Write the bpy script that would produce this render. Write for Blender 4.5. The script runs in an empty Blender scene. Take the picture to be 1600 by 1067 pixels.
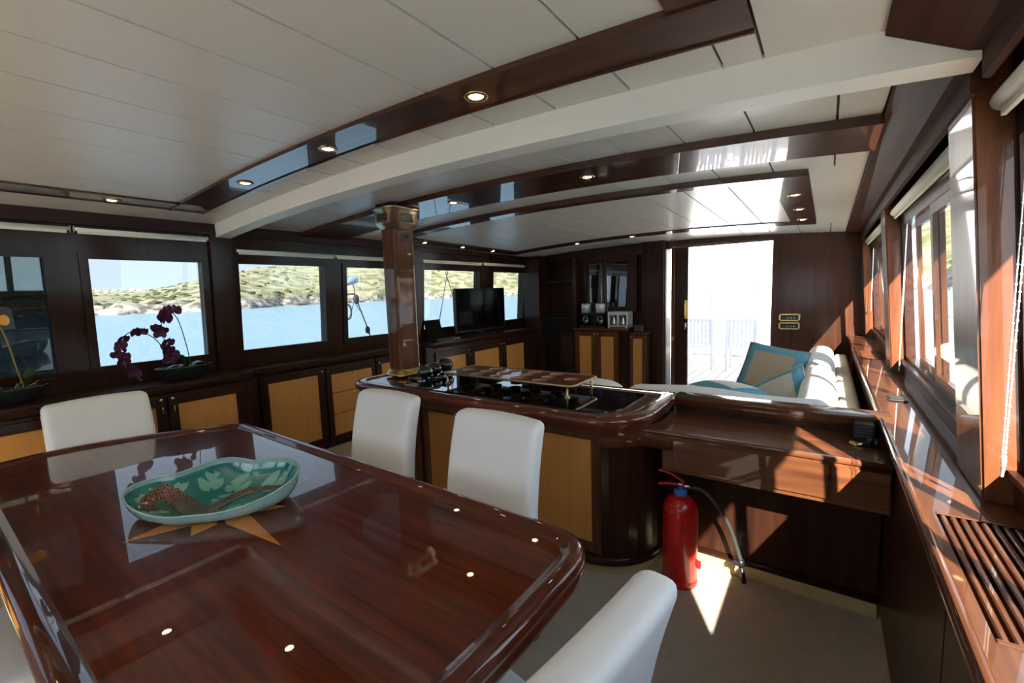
import bpy, bmesh, math, random
from mathutils import Vector, Matrix
from math import pi, sin, cos, radians as rad, sqrt
random.seed(7)
scene = bpy.context.scene
COL = scene.collection

# ------------------------------------------------------------------ camera
def cam_axes(yaw, pitch, roll):
    f = Vector((-sin(yaw)*cos(pitch), cos(yaw)*cos(pitch), -sin(pitch)))
    r = Vector((cos(yaw), sin(yaw), 0)); u = r.cross(f)
    c, s = cos(roll), sin(roll)
    return c*r+s*u, -s*r+c*u, f
_r, _u, _f = cam_axes(rad(35.589), rad(6.2356), rad(-1.8677))
cd = bpy.data.cameras.new('camera'); cam = bpy.data.objects.new('camera', cd); COL.objects.link(cam)
cd.sensor_fit = 'HORIZONTAL'; cd.sensor_width = 36; cd.lens = 688.54/1600*36
cd.clip_start = 0.02; cd.clip_end = 5000
m3 = Matrix((_r, _u, -_f)).transposed()
cam.matrix_world = Matrix.Translation((0, 0, 1.55)) @ m3.to_4x4()
scene.camera = cam

# ------------------------------------------------------------------ world, sun, exposure
SKY = 3.2
SUN = 29.0
w = bpy.data.worlds.new('world'); scene.world = w; w.use_nodes = True
nt = w.node_tree; nt.nodes.clear()
tc = nt.nodes.new('ShaderNodeTexCoord'); sp = nt.nodes.new('ShaderNodeSeparateXYZ')
cr = nt.nodes.new('ShaderNodeValToRGB'); bg = nt.nodes.new('ShaderNodeBackground'); wo = nt.nodes.new('ShaderNodeOutputWorld')
nt.links.new(tc.outputs['Generated'], sp.inputs[0]); nt.links.new(sp.outputs['Z'], cr.inputs[0])
cr.color_ramp.elements[0].position = 0.0; cr.color_ramp.elements[0].color = (.90, .95, 1.0, 1)
cr.color_ramp.elements[1].position = 1.0; cr.color_ramp.elements[1].color = (.42, .58, .88, 1)
e = cr.color_ramp.elements.new(.25); e.color = (.74, .85, 1.0, 1)
nt.links.new(cr.outputs[0], bg.inputs[0]); bg.inputs[1].default_value = SKY
nt.links.new(bg.outputs[0], wo.inputs[0])
sd = bpy.data.lights.new('sun', 'SUN'); sd.energy = SUN; sd.angle = rad(.6); sd.color = (1, .93, .82)
sun = bpy.data.objects.new('sun', sd); COL.objects.link(sun)
sun.rotation_euler = Vector((-.5, 1, -.79)).to_track_quat('-Z', 'Y').to_euler()
vs = scene.view_settings
vs.view_transform = 'Standard'; vs.look = 'None'; vs.gamma = 1; vs.use_curve_mapping = False
vs.exposure = .36

# ------------------------------------------------------------------ materials
MATS = {}
def mat(name, col, rough=.5, metal=0, coat=0, coat_rough=.03, spec=.5, bump=0, bscale=60, emit=0, var=0, vscale=8, sheen=0):
    m = bpy.data.materials.new(name); m.use_nodes = True; MATS[name] = m
    t = m.node_tree; p = t.nodes['Principled BSDF']
    p.inputs['Base Color'].default_value = (*col, 1); p.inputs['Roughness'].default_value = rough
    p.inputs['Metallic'].default_value = metal; p.inputs['Coat Weight'].default_value = coat
    p.inputs['Coat Roughness'].default_value = coat_rough; p.inputs['Specular IOR Level'].default_value = spec
    if sheen: p.inputs['Sheen Weight'].default_value = sheen
    if emit:
        p.inputs['Emission Color'].default_value = (*col, 1); p.inputs['Emission Strength'].default_value = emit
    if var or bump:
        c = t.nodes.new('ShaderNodeTexCoord')
    if var:
        n = t.nodes.new('ShaderNodeTexNoise'); n.inputs['Scale'].default_value = vscale; n.inputs['Detail'].default_value = 5
        t.links.new(c.outputs['Object'], n.inputs['Vector'])
        mx = t.nodes.new('ShaderNodeMix'); mx.data_type = 'RGBA'
        mx.inputs['A'].default_value = (*[v*(1-var) for v in col], 1); mx.inputs['B'].default_value = (*[min(1, v*(1+var)) for v in col], 1)
        t.links.new(n.outputs['Fac'], mx.inputs['Factor']); t.links.new(mx.outputs['Result'], p.inputs['Base Color'])
    if bump:
        n2 = t.nodes.new('ShaderNodeTexNoise'); n2.inputs['Scale'].default_value = bscale; n2.inputs['Detail'].default_value = 4
        t.links.new(c.outputs['Object'], n2.inputs['Vector'])
        b = t.nodes.new('ShaderNodeBump'); b.inputs['Strength'].default_value = bump; b.inputs['Distance'].default_value = .01
        t.links.new(n2.outputs['Fac'], b.inputs['Height']); t.links.new(b.outputs['Normal'], p.inputs['Normal'])
    return m

def wood(name, c1, c2, axis='X', scale=1.0, rough=.35, coat=.8, coat_rough=.04, contrast=1.0, spec=.12):
    """streaky grain running along axis"""
    m = bpy.data.materials.new(name); m.use_nodes = True; MATS[name] = m
    t = m.node_tree; p = t.nodes['Principled BSDF']
    c = t.nodes.new('ShaderNodeTexCoord'); mp = t.nodes.new('ShaderNodeMapping')
    s = [22*scale]*3; s['XYZ'.index(axis)] = 1.1*scale
    mp.inputs['Scale'].default_value = s
    t.links.new(c.outputs['Object'], mp.inputs['Vector'])
    n = t.nodes.new('ShaderNodeTexNoise'); n.inputs['Scale'].default_value = 1.0; n.inputs['Detail'].default_value = 8; n.inputs['Distortion'].default_value = .6
    t.links.new(mp.outputs[0], n.inputs['Vector'])
    r = t.nodes.new('ShaderNodeValToRGB')
    r.color_ramp.elements[0].position = .5-.2*contrast; r.color_ramp.elements[0].color = (*c2, 1)
    r.color_ramp.elements[1].position = .5+.2*contrast; r.color_ramp.elements[1].color = (*c1, 1)
    t.links.new(n.outputs['Fac'], r.inputs[0]); t.links.new(r.outputs[0], p.inputs['Base Color'])
    p.inputs['Roughness'].default_value = rough; p.inputs['Coat Weight'].default_value = coat; p.inputs['Coat Roughness'].default_value = coat_rough; p.inputs['Specular IOR Level'].default_value = spec
    return m

C1, C2 = (.145, .050, .020), (.064, .020, .009)
for ax in 'XYZ':
    wood('mahogany_'+ax, C1, C2, ax, coat=.75, coat_rough=.03)
    wood('beam_mahogany_'+ax, (.080, .021, .009), (.036, .009, .004), ax, coat=.9, coat_rough=.02)
    wood('dark_mahogany_'+ax, (.042, .013, .006), (.017, .0055, .003), ax, rough=.45, coat=.28, coat_rough=.13)
wood('bulkhead_wood', (.085, .028, .013), (.038, .012, .006), 'Z', rough=.45, coat=.28, coat_rough=.13)
wood('satin_mahogany', (.075, .026, .014), (.036, .013, .008), 'Y', rough=.6, coat=.04, coat_rough=.4, spec=.05)
wood('table_wood', (.165, .027, .007), (.055, .009, .003), 'X', scale=1.7, rough=.3, coat=1, coat_rough=.012)
wood('table_rim_wood', (.13, .026, .010), (.07, .014, .006), 'X', scale=1, rough=.3, coat=1, coat_rough=.02)
wood('maple', (.66, .31, .085), (.55, .235, .058), 'Z', scale=.7, rough=.4, coat=.5, coat_rough=.1, contrast=1.6)
wood('inlay_maple', (.62, .25, .055), (.54, .20, .045), 'X', scale=1, rough=.3, coat=1, coat_rough=.02)
wood('teak', (.70, .62, .52), (.58, .49, .38), 'Y', scale=1, rough=.7, coat=0)
mat('ceiling_white', (.645, .565, .48), .42, bump=.03, bscale=25, var=.03, vscale=3, coat=.25, coat_rough=.25)
mat('ceiling_back', (.16, .14, .12), .8)
mat('beam_white', (.75, .68, .59), .5, bump=.02, bscale=20)
mat('carpet', (.54, .455, .335), .95, bump=.9, bscale=260, var=.18, vscale=14, sheen=.3)
mat('kick_beige', (.46, .38, .19), .7, var=.1)
mat('white_leather', (.88, .88, .88), .55, bump=.12, bscale=14)
mat('sofa_fabric', (.80, .78, .73), .8, bump=.1, bscale=40)
mat('sofa_beige', (.62, .56, .46), .8, bump=.1, bscale=40)
mat('brass', (.62, .42, .16), .22, metal=1)
mat('dull_brass', (.43, .32, .20), .28, metal=1)
mat('rim_glint_wood', (.38, .14, .07), .3, coat=.8)  # tray hole rims, colour lightened to stand in for glints
mat('steel', (.62, .62, .62), .25, metal=1)
mat('brushed_steel', (.50, .51, .52), .38, metal=1)
mat('silver', (.62, .63, .65), .3, metal=.35)
mat('black_glass', (.006, .006, .008), .04, coat=1, coat_rough=.01)
mat('black_plastic', (.012, .012, .013), .35)
mat('black_gloss', (.010, .011, .010), .15, coat=.6, bump=.25, bscale=50)
mat('matte_black', (.008, .008, .009), .8, spec=.1)
mat('screen', (.004, .004, .005), .08)
mat('red_paint', (.55, .010, .008), .28, coat=.5)
mat('red_plastic', (.48, .012, .01), .4)
mat('blue_plastic', (.03, .16, .50), .4)
mat('rubber', (.03, .035, .032), .5)
mat('cream', (.76, .72, .60), .6, bump=.03)
mat('white_cord', (.80, .78, .70), .5)
mat('bulb', (1.0, .74, .38), .5, emit=38)
mat('pot', (.012, .016, .016), .3, coat=.3)
mat('soil', (.16, .12, .07), .9, bump=.6, bscale=80, var=.4, vscale=30)
mat('leaf', (.03, .085, .02), .35, coat=.2)
mat('stem', (.05, .08, .025), .5)
mat('yellow_stem', (.22, .15, .03), .5)
mat('purple_petal', (.085, .012, .055), .55, var=.4, vscale=40)
mat('purple_heart', (.22, .05, .10), .5)
mat('yellow_petal', (.70, .38, .05), .5)
mat('straw', (.50, .40, .20), .8)
mat('bowl_teal', (.010, .17, .135), .18, coat=1, coat_rough=.05, var=.35, vscale=9)
mat('bowl_pale', (.30, .48, .45), .22, coat=1, coat_rough=.05, var=.25, vscale=10)
mat('pad_green', (.17, .42, .32), .2, coat=1, coat_rough=.05, var=.15, vscale=30)
mat('cushion_blue', (.13, .37, .48), .85, bump=.15, bscale=50)
mat('cushion_tan', (.50, .40, .27), .85, bump=.15, bscale=50)
mat('cushion_cream', (.70, .66, .56), .85, bump=.15, bscale=50)
mat('deck_white', (.85, .85, .84), .5)
mat('canvas', (.86, .86, .85), .8)
mat('deck_red', (.45, .08, .06), .6)
mat('deck_blue', (.25, .38, .60), .6)
mat('hull_white', (.82, .82, .80), .4)
mat('rope', (.05, .06, .07), .7)
mat('davit_blue', (.30, .45, .70), .4)
mat('house_white', (.85, .84, .80), .7)
mat('shrub', (.095, .10, .045), .9, var=.4, vscale=.2)
mat('print_dark', (.02, .012, .012), .5)
mat('rim_silver', (.75, .74, .70), .2, metal=1)

# scaly brown arms printed in the bowl
m = mat('scales', (.16, .05, .03), .25, coat=1, coat_rough=.05)
t = m.node_tree; p = t.nodes['Principled BSDF']
c = t.nodes.new('ShaderNodeTexCoord'); v = t.nodes.new('ShaderNodeTexVoronoi'); v.inputs['Scale'].default_value = 110; v.feature = 'DISTANCE_TO_EDGE'
t.links.new(c.outputs['Object'], v.inputs['Vector'])
r = t.nodes.new('ShaderNodeValToRGB'); r.color_ramp.elements[0].position = .06; r.color_ramp.elements[0].color = (.26, .10, .055, 1)
r.color_ramp.elements[1].position = .16; r.color_ramp.elements[1].color = (.028, .016, .012, 1)
t.links.new(v.outputs['Distance'], r.inputs[0]); t.links.new(r.outputs[0], p.inputs['Base Color'])

def glass(name, tint, gloss=.04, rough=.0):
    m = bpy.data.materials.new(name); m.use_nodes = True; MATS[name] = m
    t = m.node_tree; t.nodes.clear()
    o = t.nodes.new('ShaderNodeOutputMaterial'); tr = t.nodes.new('ShaderNodeBsdfTransparent'); g = t.nodes.new('ShaderNodeBsdfGlossy')
    tr.inputs[0].default_value = (*tint, 1); g.inputs['Roughness'].default_value = rough; g.inputs[0].default_value = (1, 1, 1, 1)
    f = t.nodes.new('ShaderNodeLayerWeight'); f.inputs['Blend'].default_value = .5
    pw = t.nodes.new('ShaderNodeMath'); pw.operation = 'POWER'; pw.inputs[1].default_value = 5
    ma = t.nodes.new('ShaderNodeMath'); ma.operation = 'MULTIPLY_ADD'; ma.inputs[1].default_value = .5; ma.inputs[2].default_value = gloss
    mx = t.nodes.new('ShaderNodeMixShader')
    t.links.new(f.outputs['Facing'], pw.inputs[0]); t.links.new(pw.outputs[0], ma.inputs[0])
    t.links.new(ma.outputs[0], mx.inputs[0]); t.links.new(tr.outputs[0], mx.inputs[1]); t.links.new(g.outputs[0], mx.inputs[2])
    t.links.new(mx.outputs[0], o.inputs[0]); return m
glass('tinted_glass', (.46, .495, .515))
glass('clear_tint', (.80, .83, .82))
glass('smoked_glass', (.05, .065, .07), gloss=.11)
glass('cabinet_glass', (.35, .39, .39), gloss=.12)
glass('clear_glass', (.92, .94, .94))

# sea
m = mat('sea', (.26, .40, .49), .28, spec=.35)
t = m.node_tree; p = t.nodes['Principled BSDF']
c = t.nodes.new('ShaderNodeTexCoord'); mp = t.nodes.new('ShaderNodeMapping'); mp.inputs['Scale'].default_value = (.9, .35, 1)
n = t.nodes.new('ShaderNodeTexNoise'); n.inputs['Scale'].default_value = 1.2; n.inputs['Detail'].default_value = 6
b = t.nodes.new('ShaderNodeBump'); b.inputs['Strength'].default_value = .25; b.inputs['Distance'].default_value = .12
t.links.new(c.outputs['Object'], mp.inputs[0]); t.links.new(mp.outputs[0], n.inputs['Vector']); t.links.new(n.outputs['Fac'], b.inputs['Height']); t.links.new(b.outputs['Normal'], p.inputs['Normal'])
# hillside: pale rock by the shore, dry grass and scrub above
m = mat('hill', (.4, .36, .22), .95)
t = m.node_tree; p = t.nodes['Principled BSDF']
c = t.nodes.new('ShaderNodeTexCoord')
n1 = t.nodes.new('ShaderNodeTexNoise'); n1.inputs['Scale'].default_value = .11; n1.inputs['Detail'].default_value = 8
n2 = t.nodes.new('ShaderNodeTexNoise'); n2.inputs['Scale'].default_value = .30; n2.inputs['Detail'].default_value = 6
t.links.new(c.outputs['Object'], n1.inputs['Vector']); t.links.new(c.outputs['Object'], n2.inputs['Vector'])
r1 = t.nodes.new('ShaderNodeValToRGB')
r1.color_ramp.elements[0].position = .42; r1.color_ramp.elements[0].color = (.22, .20, .085, 1)
r1.color_ramp.elements[1].position = .56; r1.color_ramp.elements[1].color = (.46, .395, .23, 1)
t.links.new(n1.outputs['Fac'], r1.inputs[0])
r2 = t.nodes.new('ShaderNodeValToRGB')
r2.color_ramp.elements[0].position = .42; r2.color_ramp.elements[0].color = (.15, .12, .10, 1)
r2.color_ramp.elements[1].position = .56; r2.color_ramp.elements[1].color = (.50, .42, .35, 1)
t.links.new(n2.outputs['Fac'], r2.inputs[0])
sx = t.nodes.new('ShaderNodeSeparateXYZ'); t.links.new(c.outputs['Object'], sx.inputs[0])
ad = t.nodes.new('ShaderNodeMath'); ad.operation = 'MULTIPLY_ADD'; ad.inputs[1].default_value = 9; t.links.new(n1.outputs['Fac'], ad.inputs[0]); t.links.new(sx.outputs['Z'], ad.inputs[2])
mr = t.nodes.new('ShaderNodeMapRange'); mr.inputs[1].default_value = 8.0; mr.inputs[2].default_value = 10.5; t.links.new(ad.outputs[0], mr.inputs[0])
mx = t.nodes.new('ShaderNodeMix'); mx.data_type = 'RGBA'
t.links.new(mr.outputs[0], mx.inputs['Factor']); t.links.new(r2.outputs[0], mx.inputs['A']); t.links.new(r1.outputs[0], mx.inputs['B']); t.links.new(mx.outputs['Result'], p.inputs['Base Color'])

# ------------------------------------------------------------------ mesh helpers
def new_bm(): return bmesh.new()
def box(bm, x0, x1, y0, y1, z0, z1, fn=None):
    vs_ = []
    for z in (z0, z1):
        for x, y in ((x0, y0), (x1, y0), (x1, y1), (x0, y1)):
            p = (x, y, z) if fn is None else fn(x, y, z)
            vs_.append(bm.verts.new(p))
    for f in ((3, 2, 1, 0), (4, 5, 6, 7), (0, 1, 5, 4), (1, 2, 6, 5), (2, 3, 7, 6), (3, 0, 4, 7)):
        bm.faces.new([vs_[i] for i in f])
    return vs_
def bbox(bm, x0, x1, y0, y1, z0, z1, b=.008, seg=2):
    """bevelled box"""
    t = bmesh.new(); box(t, x0, x1, y0, y1, z0, z1)
    bmesh.ops.bevel(t, geom=list(t.edges), offset=b, segments=seg, profile=.5, affect='EDGES')
    merge(bm, t)
def merge(bm, t, M=None):
    mp = {}
    for v_ in t.verts: mp[v_] = bm.verts.new(M @ v_.co if M is not None else v_.co)
    for f in t.faces:
        try: nf = bm.faces.new([mp[v_] for v_ in f.verts]); nf.smooth = f.smooth
        except ValueError: pass
    t.free()
def tube(bm, path, r, n=8, closed=False, caps=True):
    path = [Vector(p) for p in path]; rings = []
    N = len(path); rs = r if isinstance(r, (list, tuple)) else [r]*N
    up = None
    for i, p in enumerate(path):
        if closed: d = path[(i+1) % N]-path[i-1]
        else: d = path[min(i+1, N-1)]-path[max(i-1, 0)]
        d.normalize()
        if up is None:
            up = Vector((0, 0, 1)) if abs(d.z) < .9 else Vector((1, 0, 0))
        s = d.cross(up); s.normalize(); up = s.cross(d); up.normalize()
        rings.append([bm.verts.new(p+rs[i]*(cos(2*pi*k/n)*s+sin(2*pi*k/n)*up)) for k in range(n)])
    for i in range(N if closed else N-1):
        a, b_ = rings[i], rings[(i+1) % N]
        for k in range(n):
            f = bm.faces.new((a[k], a[(k+1) % n], b_[(k+1) % n], b_[k])); f.smooth = True
    if caps and not closed:
        bm.faces.new(rings[0][::-1]); bm.faces.new(rings[-1])
def lathe(bm, prof, cx=0, cy=0, n=24, sx=1, sy=1, smooth=True):
    """prof: list of (r, z)"""
    rings = []
    for r, z in prof:
        if r < 1e-6: rings.append([bm.verts.new((cx, cy, z))])
        else: rings.append([bm.verts.new((cx+r*sx*cos(2*pi*k/n), cy+r*sy*sin(2*pi*k/n), z)) for k in range(n)])
    for a, b_ in zip(rings, rings[1:]):
        if len(a) == 1 and len(b_) == 1: continue
        for k in range(n):
            if len(a) == 1: f = bm.faces.new((a[0], b_[(k+1) % n], b_[k]))
            elif len(b_) == 1: f = bm.faces.new((a[k], a[(k+1) % n], b_[0]))
            else: f = bm.faces.new((a[k], a[(k+1) % n], b_[(k+1) % n], b_[k]))
            f.smooth = smooth
def prism(bm, poly, z0, z1):
    a = [bm.verts.new((x, y, z0)) for x, y in poly]; b_ = [bm.verts.new((x, y, z1)) for x, y in poly]
    n = len(poly)
    bm.faces.new(a[::-1]); bm.faces.new(b_)
    for i in range(n): bm.faces.new((a[i], a[(i+1) % n], b_[(i+1) % n], b_[i]))
def offsets(path, closed):
    n = len(path); out = []
    for i in range(n):
        p = Vector(path[i])
        if closed or 0 < i < n-1:
            d0 = (p-Vector(path[i-1])).normalized(); d1 = (Vector(path[(i+1) % n])-p).normalized()
        elif i == 0: d0 = d1 = (Vector(path[1])-p).normalized()
        else: d0 = d1 = (p-Vector(path[i-1])).normalized()
        n0 = Vector((d0.y, -d0.x)); n1 = Vector((d1.y, -d1.x)); m_ = n0+n1
        if m_.length < 1e-6: m_ = n0
        m_.normalize(); out.append(m_/max(.4, m_.dot(n0)))
    return out
def sweep(bm, path, prof, closed=True, smooth=True, cap=True):
    """path: 2D pts (CCW -> outward is right of travel), prof: [(outward, z)]"""
    off = offsets(path, closed); rings = []
    for p, o in zip(path, off):
        rings.append([bm.verts.new((p[0]+o.x*q, p[1]+o.y*q, z)) for q, z in prof])
    n = len(path)
    for i in range(n if closed else n-1):
        a, b_ = rings[i], rings[(i+1) % n]
        for k in range(len(prof)-1):
            f = bm.faces.new((a[k], b_[k], b_[k+1], a[k+1])); f.smooth = smooth
    if cap and not closed:
        bm.faces.new(rings[0]); bm.faces.new(rings[-1][::-1])
def rrect(x0, x1, y0, y1, rs, n=8):
    """CCW rounded rectangle, rs radii: (x0y0, x1y0, x1y1, x0y1)"""
    out = []
    for (cx, cy, a0), r in zip((((x0, y0, pi)), (x1, y0, 1.5*pi), (x1, y1, 0), (x0, y1, .5*pi)), rs):
        ox = cx+r if cx == x0 else cx-r; oy = cy+r if cy == y0 else cy-r
        if r < 1e-4: out.append((cx, cy)); continue
        for k in range(n+1):
            a = a0+.5*pi*k/n; out.append((ox+r*cos(a), oy+r*sin(a)))
    return out
def fillet(pts, r, n=6):
    """round the corners of a closed 2D polygon; r list"""
    out = []; N = len(pts)
    for i in range(N):
        p = Vector(pts[i]); a = Vector(pts[i-1]); b_ = Vector(pts[(i+1) % N]); q = r[i]
        if q < 1e-4: out.append(tuple(p)); continue
        A = p+(a-p).normalized()*q; B = p+(b_-p).normalized()*q
        for k in range(n+1):
            t_ = k/n; out.append(tuple(A*(1-t_)**2+p*2*t_*(1-t_)+B*t_**2))
    return out
def curve(pts, n=8):
    """catmull-rom through 3D points"""
    P = [Vector(p) for p in pts]; P = [2*P[0]-P[1]]+P+[2*P[-1]-P[-2]]; out = []
    for i in range(1, len(P)-2):
        for k in range(n):
            t_ = k/n; a, b_, c_, d = P[i-1:i+3]
            out.append(.5*((2*b_)+(c_-a)*t_+(2*a-5*b_+4*c_-d)*t_**2+(3*b_-a-3*c_+d)*t_**3))
    out.append(P[-2]); return out

def finish(name, bm, material, parent=None, smooth=None, org=None):
    if org is not None: bmesh.ops.translate(bm, verts=bm.verts, vec=-Vector(org))
    bmesh.ops.recalc_face_normals(bm, faces=bm.faces)
    if smooth is not None:
        for f in bm.faces: f.smooth = smooth
    me = bpy.data.meshes.new(name); bm.to_mesh(me); bm.free()
    me.materials.append(MATS[material])
    o = bpy.data.objects.new(name, me); COL.objects.link(o)
    if parent is not None: o.parent = parent
    return o
def tag(o, label=None, cat=None, group=None, kind=None):
    if label: o['label'] = label
    if cat: o['category'] = cat
    if group: o['group'] = group
    if kind: o['kind'] = kind
    return o
class T:
    """a thing: an Empty at its base; parts are authored in world space"""
    def __init__(s, name, loc, label=None, cat=None, group=None, kind=None, rz=0):
        s.e = bpy.data.objects.new(name, None); COL.objects.link(s.e); s.e.location = loc; s.e.rotation_euler = (0, 0, rz)
        s.e.empty_display_size = .1; s.o = Vector(loc); tag(s.e, label, cat, group, kind)
    def part(s, name, bm, material, smooth=None, sub=None, label=None):
        o = finish(name, bm, material, sub if sub is not None else s.e, smooth, org=s.o)
        if label: o['label'] = label
        return o
    def bx(s, name, material, *a, b=.004, seg=1, sub=None, label=None):
        bm = new_bm(); bbox(bm, *a, b=b, seg=seg); return s.part(name, bm, material, sub=sub, label=label)
    def local(s, name, bm, material, smooth=None, sub=None):
        return finish(name, bm, material, sub if sub is not None else s.e, smooth)
def one(name, bm, material, loc, label=None, cat=None, group=None, kind=None, smooth=None):
    o = finish(name, bm, material, None, smooth, org=loc); o.location = loc
    return tag(o, label, cat, group, kind)
def dup(root, loc, rz=None, label=None):
    r = root.copy(); COL.objects.link(r); r.location = loc
    if rz is not None: r.rotation_euler = (0, 0, rz)
    if label: r['label'] = label
    for ch in list(root.children):
        c_ = ch.copy(); COL.objects.link(c_); c_.parent = r
        for g in ch.children:
            d = g.copy(); COL.objects.link(d); d.parent = c_
    return r

# ------------------------------------------------------------------ room shape
XC = -1.87
def zc(x, y): return 2.28-.019*(x-XC)**2-.016*max(0, y-3)
YF, YA = -2.3, 6.6                       # forward and aft bulkheads
TILT = .075
def xl(z, o=0): return -4.20+TILT*(z-.98)-o     # port wall inner face, o = outward
def xr(z, o=0): return .46-TILT*(z-.92)+o       # starboard wall inner face
def xpost(z): return .38-TILT*(z-.92)
LED = .92

def arch(bm, x0, x1, y0, y1, d0, d1, n=None):
    """slab following the arched deckhead; d0 lower, d1 upper offset from it"""
    n = n or max(1, int(round((x1-x0)/.15))); ny = 1 if y1 <= 3 or y0 >= 3 else 2
    ys = [y0, y1] if ny == 1 else [y0, 3, y1]
    g = {}
    for i in range(n+1):
        x = x0+(x1-x0)*i/n
        for j, y in enumerate(ys):
            for k, d in enumerate((d0, d1)): g[i, j, k] = bm.verts.new((x, y, zc(x, y)+d))
    J = len(ys)-1
    for i in range(n):
        for j in range(J):
            bm.faces.new((g[i, j, 0], g[i, j+1, 0], g[i+1, j+1, 0], g[i+1, j, 0]))
            bm.faces.new((g[i, j, 1], g[i+1, j, 1], g[i+1, j+1, 1], g[i, j+1, 1]))
        bm.faces.new((g[i, 0, 0], g[i+1, 0, 0], g[i+1, 0, 1], g[i, 0, 1]))
        bm.faces.new((g[i, J, 0], g[i, J, 1], g[i+1, J, 1], g[i+1, J, 0]))
    for j in range(J):
        bm.faces.new((g[0, j, 0], g[0, j, 1], g[0, j+1, 1], g[0, j+1, 0]))
        bm.faces.new((g[n, j, 0], g[n, j+1, 0], g[n, j+1, 1], g[n, j, 1]))

# floor
bm = new_bm(); box(bm, -4.3, .6, YF-.1, YA+.15, -.12, 0)
one('floor', bm, 'carpet', (XC, 2, -.06), 'beige grey cut-pile carpet floor', None, None, 'structure')

# ceiling: backing deck, planks, frames, beams
ceil = T('ceiling', (XC, 2, 2.28), 'arched white plank ceiling with varnished wood frames', None, None, 'structure')
bm = new_bm(); arch(bm, -4.35, .75, YF-.1, YA+.6, .014, .14); ceil.part('deckhead', bm, 'ceiling_back')
JO = [-.592+.3*k for k in range(-13, 4)]
def planks(xa, xb, ya, yb, split=True):
    cuts = [xa]+([j for j in JO if xa+.04 < j < xb-.04] if split else [])+[xb]
    for a, b_ in zip(cuts, cuts[1:]):
        bm = new_bm(); arch(bm, a+.0045, b_-.0045, ya, yb, 0, .0135, n=3 if b_-a > .2 else 1)
        ceil.part('ceiling_plank', bm, 'ceiling_white')
planks(-3.56, -.35, YF, 1.2)
planks(-4.11, -3.74, YF, 1.60, False); planks(-.18, .155, YF, 1.60, False)
planks(-3.74, -.18, 1.385, 1.60)
planks(-4.11, .155, 1.71, 2.34)
planks(-4.11, .155, 2.78, 3.2)
planks(-3.8, -.33, 3.42, 5.5)
planks(-4.11, -4.0, 3.2, 5.72, False); planks(-.12, .155, 3.2, 5.72, False)
planks(-4.11, .155, 5.72, YA)
def strip(name, material, *a, d=-.012):
    bm = new_bm(); arch(bm, *a, d, .0135); return ceil.part(name, bm, material)
strip('frame_strip', 'beam_mahogany_X', -3.74, -.18, 1.2, 1.385)
strip('frame_strip', 'beam_mahogany_Y', -3.74, -3.56, YF, 1.2)
strip('frame_strip', 'beam_mahogany_Y', -.35, -.18, YF, 1.2)
strip('wood_beam', 'beam_mahogany_X', -4.11, .16, 2.34, 2.78, d=-.035)
strip('frame_strip', 'beam_mahogany_X', -4.0, -.12, 3.2, 3.42)
strip('frame_strip', 'beam_mahogany_X', -4.0, -.12, 5.5, 5.72)
strip('frame_strip', 'beam_mahogany_Y', -4.0, -3.8, 3.42, 5.5)
strip('frame_strip', 'beam_mahogany_Y', -.33, -.12, 3.42, 5.5)
strip('cross_beam', 'beam_white', -4.11, .29, 1.60, 1.71, d=-.105)
# small edge beads on the frames
for a in ((-3.74, -.18, 1.19, 1.2), (-3.56, -.35, 1.193, 1.2), (-3.74, -.18, 1.385, 1.393), (-4.11, .16, 2.325, 2.34), (-4.0, -.12, 3.19, 3.2)):
    strip('edge_bead', 'beam_mahogany_X', *a, d=-.018 if a[2] < 2 else -.04)
# white slotted vent in the ceiling near the port side
bm = new_bm(); arch(bm, -3.92, -3.70, 2.86, 3.02, -.006, .005, 2); v_ = ceil.part('ceiling_vent', bm, 'cream')
for k in range(4):
    bm = new_bm(); arch(bm, -3.90, -3.72, 2.885+.032*k, 2.895+.032*k, -.009, -.005, 2); ceil.part('vent_slat', bm, 'cream', sub=v_)

# ---- port wall
def sheet(fx):
    def sb(bm, y0, y1, z0, z1, o0, o1):
        vs_ = []
        for z in (z0, z1):
            for o, y in ((o0, y0), (o1, y0), (o1, y1), (o0, y1)): vs_.append(bm.verts.new((fx(z, o), y, z)))
        for f in ((3, 2, 1, 0), (4, 5, 6, 7), (0, 1, 5, 4), (1, 2, 6, 5), (2, 3, 7, 6), (3, 0, 4, 7)): bm.faces.new([vs_[i] for i in f])
    return sb
sl, sr = sheet(xl), sheet(xr)
LW = [(-1.55, -.62), (-.35, .62), (.80, 1.51), (1.75, 2.585), (2.80, 3.62), (3.90, 5.03), (5.32, 6.19)]
Z0, Z1 = 1.11, 1.895
bm = new_bm()
sl(bm, YF-.1, YA+.1, -.1, Z0, 0, .12); sl(bm, YF-.1, YA+.1, Z1, 2.32, 0, .12)
ys = [YF-.1]+[v for p in LW for v in p]+[YA+.1]
for a, b_ in zip(ys[::2], ys[1::2]): sl(bm, a, b_, Z0, Z1, 0, .12)
one('wall_left', bm, 'dark_mahogany_Z', (-4.2, 2, 0), 'dark mahogany side wall with a row of windows above the sideboards', None, None, 'structure')
def ring(sb, bm, y0, y1, z0, z1, w_, o0, o1):
    sb(bm, y0, y1, z0, z0+w_, o0, o1); sb(bm, y0, y1, z1-w_, z1, o0, o1)
    sb(bm, y0, y0+w_, z0+w_, z1-w_, o0, o1); sb(bm, y1-w_, y1, z0+w_, z1-w_, o0, o1)
WN = [0]
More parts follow.
